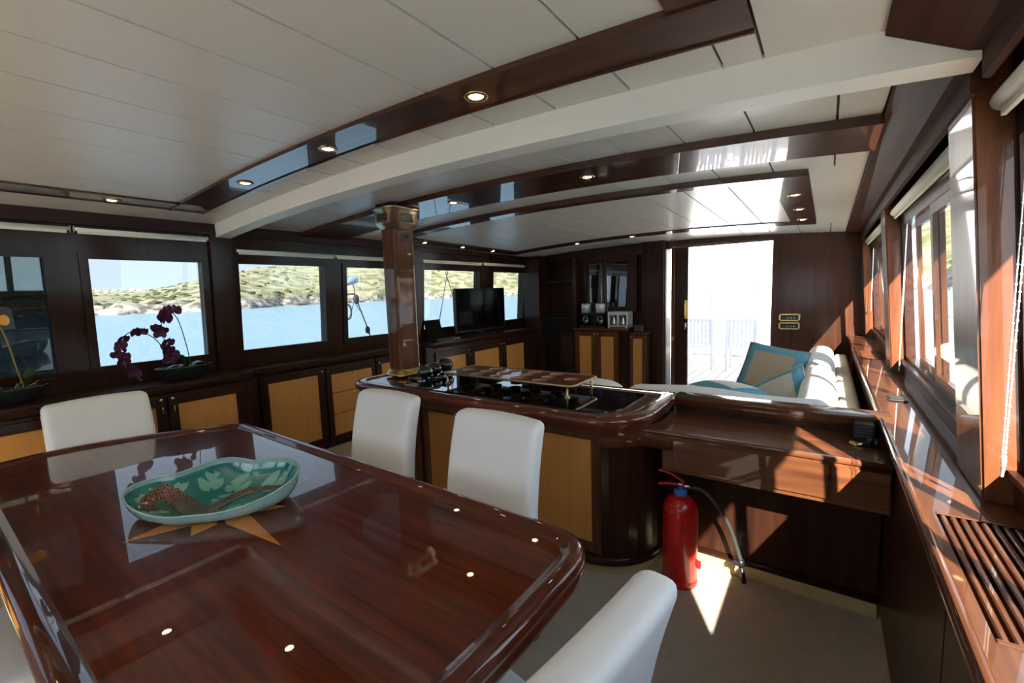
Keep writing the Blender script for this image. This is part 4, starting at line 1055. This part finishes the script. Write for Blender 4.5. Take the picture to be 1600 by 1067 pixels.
# ------------------------------------------------------------------ television and laptop
TV = T('television', (-4.05, 4.87, CT), 'black flat-screen television on a low stand in front of the windows', 'television')
bm = new_bm(); bbox(bm, -4.075, -4.03, 4.36, 5.47, 1.035, 1.64, b=.008); TV.part('body', bm, 'black_plastic')
TV.bx('display', 'screen', -4.031, -4.027, 4.375, 5.455, 1.06, 1.625, b=.001)
TV.bx('neck', 'black_plastic', -4.08, -4.05, 4.82, 5.02, 1.0, 1.05); TV.bx('stand', 'black_plastic', -4.15, -3.93, 4.6, 5.24, CT, CT+.02, b=.006)
SB = T('set_top_box', (-3.97, 4.22, CT), 'small black box lying between laptop and television', 'box')
SB.bx('case', 'black_plastic', -4.06, -3.94, 4.20, 4.34, CT, CT+.025, b=.004); SB.bx('front', 'brushed_steel', -3.941, -3.938, 4.22, 4.32, CT+.008, CT+.016, b=.001)
LP = T('laptop', (-4.0, 3.95, CT), 'open black laptop on the sideboard beside the television', 'laptop')
LP.bx('base', 'black_plastic', -4.09, -3.90, 3.88, 4.16, CT, CT+.018, b=.004)
for i in range(4):
    for j in range(9): LP.bx('key', 'rubber', -4.05+.03*i, -4.026+.03*i, 3.91+.025*j, 3.93+.025*j, CT+.018, CT+.021, b=.001)
bm = new_bm(); t_ = bmesh.new(); bbox(t_, -.005, .005, -.14, .14, 0, .25, b=.003)
merge(bm, t_, Matrix.Translation((-4.085, 4.02, CT+.018)) @ Matrix.Rotation(rad(-12), 4, 'Y')); lid = LP.part('lid', bm, 'matte_black')

# ------------------------------------------------------------------ sofas and cushions
def cushion_mesh(L, H_, th, n=12):
    bm = new_bm(); g = {}
    for s_ in (1, -1):
        for i in range(n+1):
            for j in range(n+1):
                u, v_ = 2*i/n-1, 2*j/n-1; e_ = (1-abs(u)**3)*(1-abs(v_)**3)
                pin = 1-.07*(1-abs(u))*(abs(v_)**2) if False else 1
                x = u*L/2*(1-.06*(1-u*u)*0-.05*(1-abs(v_))*0); kx = 1-.05*(1-v_*v_)*abs(u)**4; ky = 1-.05*(1-u*u)*abs(v_)**4
                g[s_, i, j] = bm.verts.new((u*L/2*(kx*0+1-.04*(1-v_*v_)), v_*H_/2*(1-.04*(1-u*u)), s_*th/2*max(0, e_)**.5)) if (s_ == 1 or (0 < i < n and 0 < j < n)) else g[1, i, j]
    for s_ in (1, -1):
        for i in range(n):
            for j in range(n):
                f_ = bm.faces.new((g[s_, i, j], g[s_, i+1, j], g[s_, i+1, j+1], g[s_, i, j+1])); f_.smooth = True
    return bm
SO = T('bench_sofa', (-1.1, 3.1, 0), 'white upholstered bench sofa standing along the back of the bar', 'sofa')
SO.bx('base', 'sofa_beige', -2.5, -.16, 2.74, 3.66, .02, .30, b=.02, seg=2)
for a, b_ in ((-2.45, -1.30), (-1.29, -.35)):
    bm = soft(a, b_, 3.11, 3.70, .28, .46, .05, 4, 4, 2); SO.part('seat_cushion', bm, 'sofa_fabric', True)
for a, b_ in ((-2.48, -1.155), (-1.15, .085)):
    bm = soft(a, b_, 2.72, 3.10, .30, .900, .11, 6, 3, 6, fn=lambda p_: p_+Vector((0, 0, .012*sin(p_.x*7)))); SO.part('back_cushion', bm, 'sofa_fabric', True)
S4 = T('corner_sofa', (-.15, 4.7, 0), 'white upholstered sofa with rolled back standing along the side ledge', 'sofa')
S4.bx('base', 'sofa_beige', -.62, .14, 3.72, 5.95, .02, .30, b=.02, seg=2)
for a, b_ in ((3.74, 4.80), (4.81, 5.90)):
    bm = soft(-.66, -.145, a, b_, .28, .46, .05, 3, 5, 2); S4.part('seat_cushion', bm, 'sofa_fabric', True)
for a, b_ in ((3.11, 4.50), (4.51, 5.90)):
    bm = soft(-.14, .085, a, b_, .30, .875, .10, 3, 6, 6); S4.part('back_cushion', bm, 'sofa_fabric', True)
bm = soft(.088, .20, 2.99, 5.92, .03, .78, .03, 1, 6, 3); S4.part('back_frame', bm, 'sofa_beige', True)
bm = soft(-.72, .08, 5.92, 6.12, .03, .72, .06, 4, 2, 3); S4.part('armrest', bm, 'sofa_beige', True)
def cushion(name, label, loc, L, H_, th, rot, border, centre):
    q = T(name, loc, label, 'cushion'); q.e.rotation_euler = rot
    bm = cushion_mesh(L, H_, th, 14); q.local('cover', bm, border)
    n = 10; bm = new_bm(); g = {}
    for i in range(n+1):
        for j in range(n+1):
            u, v_ = (2*i/n-1)*.68, (2*j/n-1)*.68; e_ = (1-abs(u)**3)*(1-abs(v_)**3)
            g[i, j] = bm.verts.new((u*L/2*(1-.04*(1-v_*v_)), v_*H_/2*(1-.04*(1-u*u)), th/2*e_**.5+.002))
    for i in range(n):
        for j in range(n): bm.faces.new((g[i, j], g[i+1, j], g[i+1, j+1], g[i, j+1])).smooth = True
    q.local('centre_panel', bm, centre)
    bm = new_bm(); pts = []
    for k_ in range(48):
        a = 2*pi*k_/48; c_, s_ = cos(a), sin(a); f_ = 1/max(abs(c_), abs(s_)); u, v_ = c_*f_, s_*f_
        pts.append((u*L/2*(1-.04*(1-v_*v_)), v_*H_/2*(1-.04*(1-u*u)), 0))
    tube(bm, pts, .005, 5, closed=True); q.local('piping', bm, centre)
def look(n_, up=(0, 0, 1), roll=0):
    z = Vector(n_).normalized(); x = Vector(up).cross(z).normalized(); y = z.cross(x)
    return (Matrix((x, y, z)).transposed().to_4x4() @ Matrix.Rotation(roll, 4, 'Z')).to_euler()
cushion('throw_cushion', 'large blue bordered cushion with tan centre leaning on the corner sofa', (-.41, 4.78, .725), .54, .52, .14, look((-.22, -.9, .45), roll=rad(-8)), 'cushion_blue', 'cushion_tan')
cushion('throw_cushion', 'blue and cream cushion lying flat behind the bench sofa back', (-.58, 3.72, .735), .46, .42, .14, look((.10, .10, 1), roll=rad(8)), 'cushion_blue', 'cushion_cream')
cushion('throw_cushion', 'blue and cream cushion tilted against the rolled sofa back', (-.27, 3.98, .67), .44, .44, .12, look((-.50, -.62, .55), roll=rad(40)), 'cushion_blue', 'cushion_cream')

# ------------------------------------------------------------------ downlights
def downlight(x, y, d, label, group='small brass downlights in the ceiling frames'):
    z = zc(x, y)+d
    q = T('downlight', (x, y, z), label, 'downlight', group)
    bm = new_bm(); lathe(bm, [(.026, -.001), (.030, -.006), (.042, -.006), (.046, 0), (.026, 0)], n=20); q.local('trim_ring', bm, 'brass')
    bm = new_bm(); lathe(bm, [(0, -.006), (.018, -.005), (.026, -.002)], n=16); q.local('bulb', bm, 'bulb')
    return q
G1, G2, G3 = 'downlights above the dining table', 'downlights above the bar', 'downlights above the sofas'
c0 = 'lit brass downlight in the strip crossing above the table, '
for x, y, d, l_, g_ in (
    (-1.05, 1.295, -.012, c0+'nearest the side windows', G1), (-1.975, 1.295, -.012, c0+'middle one of three', G1), (-2.83, 1.295, -.012, c0+'nearest the sideboards', G1),
    (-3.65, .87, -.012, 'lit brass downlight in the strip above the purple orchid', G1), (-3.65, -.3, -.012, 'lit brass downlight in the strip beyond the yellow orchid', G1),
    (-.265, .45, -.012, 'lit brass downlight in the strip above the rounded table end', G1), (-.265, -.6, -.012, 'lit brass downlight in the strip behind the rounded table end', G1),
    (-1.21, 2.53, -.035, 'lit brass downlight in the wide beam above the cup tray', G2), (-2.31, 2.53, -.035, 'lit brass downlight in the wide beam next to the pillar', G2),
    (-1.14, 3.27, -.012, 'lit brass downlight in the front strip of the sofa frame, nearest the doorway', G3), (-2.15, 3.27, -.012, 'lit brass downlight in the front strip of the sofa frame, middle one', G3), (-3.14, 3.27, -.012, 'lit brass downlight in the front strip of the sofa frame, nearest the sideboards', G3),
    (-.22, 3.93, -.012, 'lit brass downlight in the strip beside the side windows, nearest the wide beam', G3), (-.22, 4.62, -.012, 'lit brass downlight in the strip beside the side windows, middle one', G3), (-.22, 5.28, -.012, 'lit brass downlight in the strip beside the side windows, nearest the doorway', G3),
    (-2.85, 5.61, -.012, 'lit brass downlight in front of the glazed cabinet doors', G3), (-2.07, 5.61, -.012, 'lit brass downlight in front of the doorway column', G3),
    (-3.9, 3.74, -.012, 'lit brass downlight above the sideboard, over the laptop', G3), (-3.9, 4.41, -.012, 'lit brass downlight above the sideboard, over the laptop end of the television', G3), (-3.9, 5.05, -.012, 'lit brass downlight above the sideboard, over the television', G3)):
    downlight(x, y, d, l_, g_)

# ------------------------------------------------------------------ outside: aft deck
dk = T('aft_deck', (XC, 9, 0), 'pale teak planked deck outside the doorway', None, None, 'structure')
n = 34
for i in range(n):
    x0 = -4.4+5.2*i/n; bm = new_bm(); box(bm, x0+.006, x0+5.2/n-.006, YA+.12, 11.6, -.05, 0); dk.part('deck_plank', bm, 'teak')
bm = new_bm(); box(bm, -4.4, .8, YA+.12, 11.6, -.4, -.012); dk.part('caulking', bm, 'rubber')
BL = T('bulwark', (XC, 11.5, 0), 'white bulwark around the aft deck with a canvas screen added to glare white in the sun', 'bulwark')
BL.bx('transom', 'hull_white', -4.4, .8, 11.5, 11.6, 0, .85, b=.02); BL.bx('side', 'hull_white', -4.45, -4.35, YA+.15, 11.5, 0, .85, b=.02); BL.bx('side', 'hull_white', .75, .85, YA+.15, 11.5, 0, .85, b=.02)
BL.bx('glare_screen', 'canvas', -4.35, .75, 11.53, 11.55, .85, 2.5, b=.002)  # sunlit canvas added so the view through the doorway glares white
for i in range(6): BL.bx('stanchion', 'steel', -4.3+i*1.0, -4.27+i*1.0, 11.50, 11.53, .85, 2.5, b=.004)
Bn = T('deck_bench', (-2.3, 11, 0), 'white cushioned bench along the stern rail', 'bench')
Bn.bx('base', 'hull_white', -3.8, .2, 10.75, 11.48, 0, .40, b=.02); Bn.bx('seat_cushion', 'canvas', -3.8, .2, 10.72, 11.35, .40, .50, b=.04, seg=3); Bn.bx('back_cushion', 'canvas', -3.8, .2, 11.30, 11.48, .50, .85, b=.05, seg=3)
Bp = T('throw_cushion', (-2.38, 11.2, .51), 'small blue cushion on the stern bench', 'cushion'); Bp.bx('cover', 'deck_blue', -2.55, -2.25, 11.15, 11.28, .53, .80, b=.05, seg=3)
Tb = T('deck_table', (-1.35, 9.6, 0), 'white table on the aft deck seen through the doorway', 'table')
Tb.bx('table_top', 'deck_white', -2.3, -.3, 9.2, 10.1, .70, .74, b=.012)
for x in (-2.2, -.4):
    for y in (9.3, 10.0): Tb.bx('leg', 'deck_white', x-.03, x+.03, y-.03, y+.03, 0, .70)
for x, y, s in ((-1.80, 9.15, 'red'), (-.55, 9.5, 'dark red')):
    Pt = T('napkin', (x, y+.2, .741), 'folded '+s+' napkin on the deck table', 'napkin'); Pt.bx('fold', 'deck_red', x-.10, x+.10, y+.12, y+.30, .741, .755, b=.004); Pt.bx('fold', 'deck_red', x-.08, x+.08, y+.13, y+.28, .755, .765, b=.004)
def deck_chair(label):
    q = T('deck_chair', (0, 0, 0), label, 'chair', 'white slatted deck chairs')
    for x in (-.24, .24):
        bm = new_bm(); bbox(bm, x-.022, x+.022, -.24, -.19, 0, .64, b=.006); q.local('leg', bm, 'deck_white')
        bm = new_bm(); bbox(bm, x-.022, x+.022, .20, .25, 0, .95, b=.006); q.local('leg', bm, 'deck_white')
        bm = new_bm(); bbox(bm, x-.03, x+.03, -.26, .24, .64, .665, b=.006); q.local('armrest', bm, 'deck_white')
    for i in range(6):
        bm = new_bm(); bbox(bm, -.24, .24, -.23+.075*i, -.17+.075*i, .42, .44, b=.004); q.local('seat_slat', bm, 'deck_white')
    for i in range(7):
        x = -.20+.066*i; bm = new_bm(); bbox(bm, x-.02, x+.02, .215, .232, .46, .93, b=.004); q.local('back_slat', bm, 'deck_white')
    bm = new_bm(); bbox(bm, -.26, .26, .205, .245, .92, .97, b=.008); q.local('top_rail', bm, 'deck_white')
    return q.e
dc = deck_chair('white slatted chair at the deck table, its back to the doorway'); dc.location = (-1.22, 9.0, 0); dc.rotation_euler = (0, 0, pi)
dup(dc, (-1.98, 9.0, 0), pi+.1, 'white slatted chair at the deck table beside the doorway edge'); dup(dc, (-1.6, 10.35, 0), 0, 'white slatted chair across the deck table by the stern bench')

# side decks and rail seen through the side windows
bm = new_bm(); box(bm, .58, 1.7, YF-1, YA+5, -.15, -.02); one('side_deck', bm, 'teak', (1.1, 2, -.1), 'teak walkway outside the side windows', None, None, 'structure')
RL = T('guard_rail', (1.62, 2, -.02), 'white guard rail with steel wires outside the side windows', 'railing')
for i in range(9):
    bm = new_bm(); tube(bm, [(1.62, -2+1.6*i, -.02), (1.62, -2+1.6*i, .95)], .014, 8); RL.part('stanchion', bm, 'steel')
for z in (.35, .65, .95):
    bm = new_bm(); tube(bm, [(1.62, -2.2, z), (1.62, 11, z)], .008 if z < .9 else .018, 6); RL.part('rail', bm, 'steel')
RL.bx('toe_rail', 'hull_white', 1.58, 1.68, -3.2, 11.4, -.1, .12, b=.01)
bm = new_bm(); tube(bm, [(1.80, 3.4, -.3), (1.45, 5.0, 3.6)], .012, 6)
one('shroud', bm, 'white_cord', (1.8, 3.4, -.3), 'pale rigging line rising outside the window beside the desk', 'rigging')
# roof overhang shading nothing inside: thin coach roof
bm = new_bm(); arch(bm, -4.45, .80, YF-.2, YA+.35, .14, .20); one('coach_roof', bm, 'hull_white', (XC, 2, 2.4), 'white coach roof above the saloon', None, None, 'structure')

# davit with tackle outside the port windows
DV = T('davit', (-5.2, 3.45, 0), 'blue boarding-ladder davit arm with pulley block and rope tackle outside the window', 'davit')
def P5(y, z, x=-5.2): return (x, y, z)
bm = new_bm(); tube(bm, [P5(3.36, 1.715), P5(3.69, 1.80)], .045, 12); DV.part('boom', bm, 'davit_blue')
bm = new_bm(); tube(bm, [P5(3.36, 1.60), P5(3.65, 1.612)], .014, 8); DV.part('strut', bm, 'steel')
bm = new_bm(); tube(bm, [P5(3.63, 1.74), P5(3.65, 1.68), P5(3.66, 1.58)], .007, 6); tube(bm, [P5(3.68, 1.52), P5(3.73, 1.38), P5(3.79, 1.22), P5(3.88, .95)], .010, 6); tube(bm, [P5(3.65, 1.49), P5(3.70, 1.40), P5(3.73, 1.38)], .006, 6); tube(bm, [P5(3.65, 1.54), P5(3.60, 1.42), P5(3.55, 1.30)], .006, 6); DV.part('rope', bm, 'rope')
for y, z, s_ in ((3.67, 1.54, .04), (3.82, 1.11, .032)):
    bm = new_bm(); t_ = bmesh.new(); lathe(t_, [(0, -.02), (s_*.75, -.02), (s_, -.012), (s_, .012), (s_*.75, .02), (0, .02)], n=16); merge(bm, t_, Matrix.Translation(P5(y, z)) @ Matrix.Rotation(pi/2, 4, 'Y') @ Matrix.Scale(1.6, 4, (1, 0, 0))); DV.part('pulley_block', bm, 'rope')
bm = new_bm(); tube(bm, [P5(3.535+.045*cos(a*pi/9), 1.375+.095*sin(a*pi/9)) for a in range(18)], .013, 6, closed=True); DV.part('rope_coil', bm, 'rope')
bm = new_bm(); tube(bm, [P5(3.36, 1.85), P5(3.36, -.02)], .03, 10); DV.part('post', bm, 'steel')
for a, b_, q in (((5.44, 2.15), (5.00, .75), 'running down towards the laptop'), ((5.29, 2.1), (5.80, .75), 'running down behind the television')):
    bm = new_bm(); x_ = -5.1 if 'laptop' in q else -5.13; tube(bm, [(x_, *a), (x_, *b_)], .007, 6)
    one('stay_wire', bm, 'rope', (x_, *b_), 'thin dark stay wire '+q, 'rigging', 'stay wires outside the window')
bm = new_bm(); box(bm, -5.4, -4.33, YF-1, YA+5, -.15, -.02); one('side_deck', bm, 'teak', (-4.9, 2, -.1), 'teak walkway outside the window row', None, None, 'structure')
bm = new_bm(); poly = [(-5.4, -9), (-4.6, -13), (-1.87, -17), (.9, -13), (1.7, -9), (1.7, 11.6), (-5.4, 11.6)]; prism(bm, poly, -1.6, -.15); one('hull', bm, 'hull_white', (XC, 0, -1), 'white yacht hull under the decks', None, None, 'structure')

bm = new_bm(); box(bm, -4.6, 1.0, -9, YF-.1, -.15, .45); one('bounce_deck', bm, 'hull_white', (XC, -5, 0), 'white deck added out of view to bounce sun through the front windows', None, None, 'structure')  # added out of view to bounce sunlight up to the ceiling

# ------------------------------------------------------------------ sea, hills, houses
SEA = -1.45
bm = new_bm(); vs_ = [bm.verts.new((3500*cos(2*pi*i/48), 3500*sin(2*pi*i/48), SEA)) for i in range(48)]; bm.faces.new(vs_)
one('sea', bm, 'sea', (0, 0, SEA), 'calm pale blue sea', None, None, 'structure')
def lerp(tab_, x):
    for (a, va), (b_, vb) in zip(tab_, tab_[1:]):
        if x <= b_: return va+(vb-va)*max(0, min(1, (x-a)/(b_-a)))
    return tab_[-1][1]
from mathutils import noise
def hill(name, az0, az1, dist, elev, depth, label, naz, nrad, rough_=1.0):
    H0 = 1.55
    bm = new_bm(); g = []
    for i in range(naz+1):
        az = az0+(az1-az0)*i/naz; D0 = lerp(dist, az); E0 = lerp(elev, az); row = []
        Dr = D0*depth; zr = H0+math.tan(rad(E0))*Dr
        a_ = rad(az)
        for j in range(nrad+1):
            t_ = (j/nrad)**1.25*1.35
            D_ = D0+(Dr-D0)*t_
            s_ = min(1, t_)
            prof = 1-(1-s_)**1.35
            z = SEA-.6+(zr-SEA)*prof
            if t_ > 1: z -= (t_-1)*(zr-SEA)*1.2
            x, y = D_*sin(a_), D_*cos(a_)
            rock = 2.6*max(0, min(1, s_*18))*(1 if s_ < .12 else max(.2, 1-(s_-.12)*6))
            z += rock*(.9+1.1*noise.noise(Vector((x*.09, y*.09, 3)))+.5*noise.noise(Vector((x*.3, y*.3, 5))))*rough_
            z += max(0, s_-.05)*(zr-SEA)*.05*noise.noise(Vector((x*.03, y*.03, 0)))
            if j == 0: z = SEA-1
            x += 6*noise.noise(Vector((az*.9, j*.3, 9))) if j < 6 else 0
            row.append(bm.verts.new((x, y, z)))
        g.append(row)
    for i in range(naz):
        for j in range(nrad): bm.faces.new((g[i][j], g[i+1][j], g[i+1][j+1], g[i][j+1])).smooth = True
    pts = [[v_.co.copy() for v_ in r_] for r_ in g]
    one(name, bm, 'hill', (0, 0, SEA), label, None, None, 'structure')
    return pts
LD = [(-125, 170), (-100, 200), (-79, 205), (-70, 200), (-67, 222), (-58, 312), (-52, 350), (-47, 470), (-34, 490), (-15, 560)]
LE = [(-125, 4), (-100, 2.0), (-88, 1.2), (-78.6, 1.10), (-76, 1.15), (-73.8, 1.7), (-70, 2.55), (-67, 3.3), (-63.2, 3.95), (-60, 4.3), (-55, 5.2), (-50, 6), (-40, 6.6), (-30, 6), (-15, 1.5)]
hp_ = hill('hillside', -125, -15, LD, LE, 1.9, 'dry scrubby hillside with pale rocky shore across the water', 330, 60)
far = hill('far_hill', -110, -60, [(-110, 620), (-60, 640)], [(-110, 1.9), (-85, 1.62), (-76, 1.60), (-72, 1.45), (-66, 1.2), (-60, .6)], 1.35, 'distant low hill with white houses', 60, 14, .4)
hill('starboard_hill', -6, 120, [(-6, 240), (10, 160), (60, 150), (120, 220)], [(-6, 3.5), (5, 6.5), (15, 7.5), (60, 9), (120, 7)], 1.9, 'scrubby hillside beyond the side windows', 200, 40)
# shrubs: too many to count
random.seed(3); bm = new_bm()
base = bmesh.new(); bmesh.ops.create_icosphere(base, subdivisions=1, radius=1)
bv = [v_.co.copy() for v_ in base.verts]; bf = [[v_.index for v_ in f_.verts] for f_ in base.faces]; base.free()
for _ in range(2600):
    i = random.randrange(20, len(hp_)-1); j = random.randrange(7, 46)
    if noise.noise(Vector((i*.12, j*.2, 1.7)))+random.uniform(-.35, .35) < .05: continue
    p_ = hp_[i][j]; q = hp_[i+1][j+1]; t_ = random.random(); p_ = p_*(1-t_)+q*t_
    r_ = random.uniform(.5, 1.7); sc = Vector((r_*random.uniform(.9, 1.7), r_*random.uniform(.9, 1.7), r_*random.uniform(.5, .85)))
    nv = [bm.verts.new((p_.x+c_.x*sc.x*random.uniform(.8, 1.2), p_.y+c_.y*sc.y*random.uniform(.8, 1.2), p_.z+c_.z*sc.z)) for c_ in bv]
    for f_ in bf: bm.faces.new([nv[a] for a in f_])
one('shrubs', bm, 'shrub', (-200, 100, 0), 'low olive shrubs scattered over the hillside', 'shrubs', None, 'stuff')
# white houses on the far hill
random.seed(21)
for r_, (e0, cnt) in enumerate(((1.06, 8), (1.30, 8), (1.52, 7))):
    for c_ in range(cnt):
        az = -79.3+(4.8-.3*r_)*(c_+random.uniform(.42, .58))/cnt; D_ = 760+30*r_; a_ = rad(az)
        z = 1.55+math.tan(rad(e0))*D_; x, y = D_*sin(a_), D_*cos(a_)
        wd, dp, hh = random.uniform(1.8, 2.9), random.uniform(2, 3), random.uniform(1.2, 2.0)
        q = T('house', (x, y, z-3), 'small white flat-roofed house on the distant hill', 'house', 'white houses on the distant hill', rz=-a_)
        bm = new_bm(); box(bm, -wd, wd, -dp, dp, 0, 3+hh); q.local('wall', bm, 'house_white')
        bm = new_bm(); box(bm, -wd-.2, wd*.35, -dp-.2, dp, 3+hh, 3.35+hh); q.local('roof', bm, 'house_white')
        for s_ in (-.5, .4):
            bm = new_bm(); box(bm, wd*s_-.5, wd*s_+.5, -dp-.05, -dp, 3+hh*.3, 3+hh*.75); q.local('window', bm, 'screen')
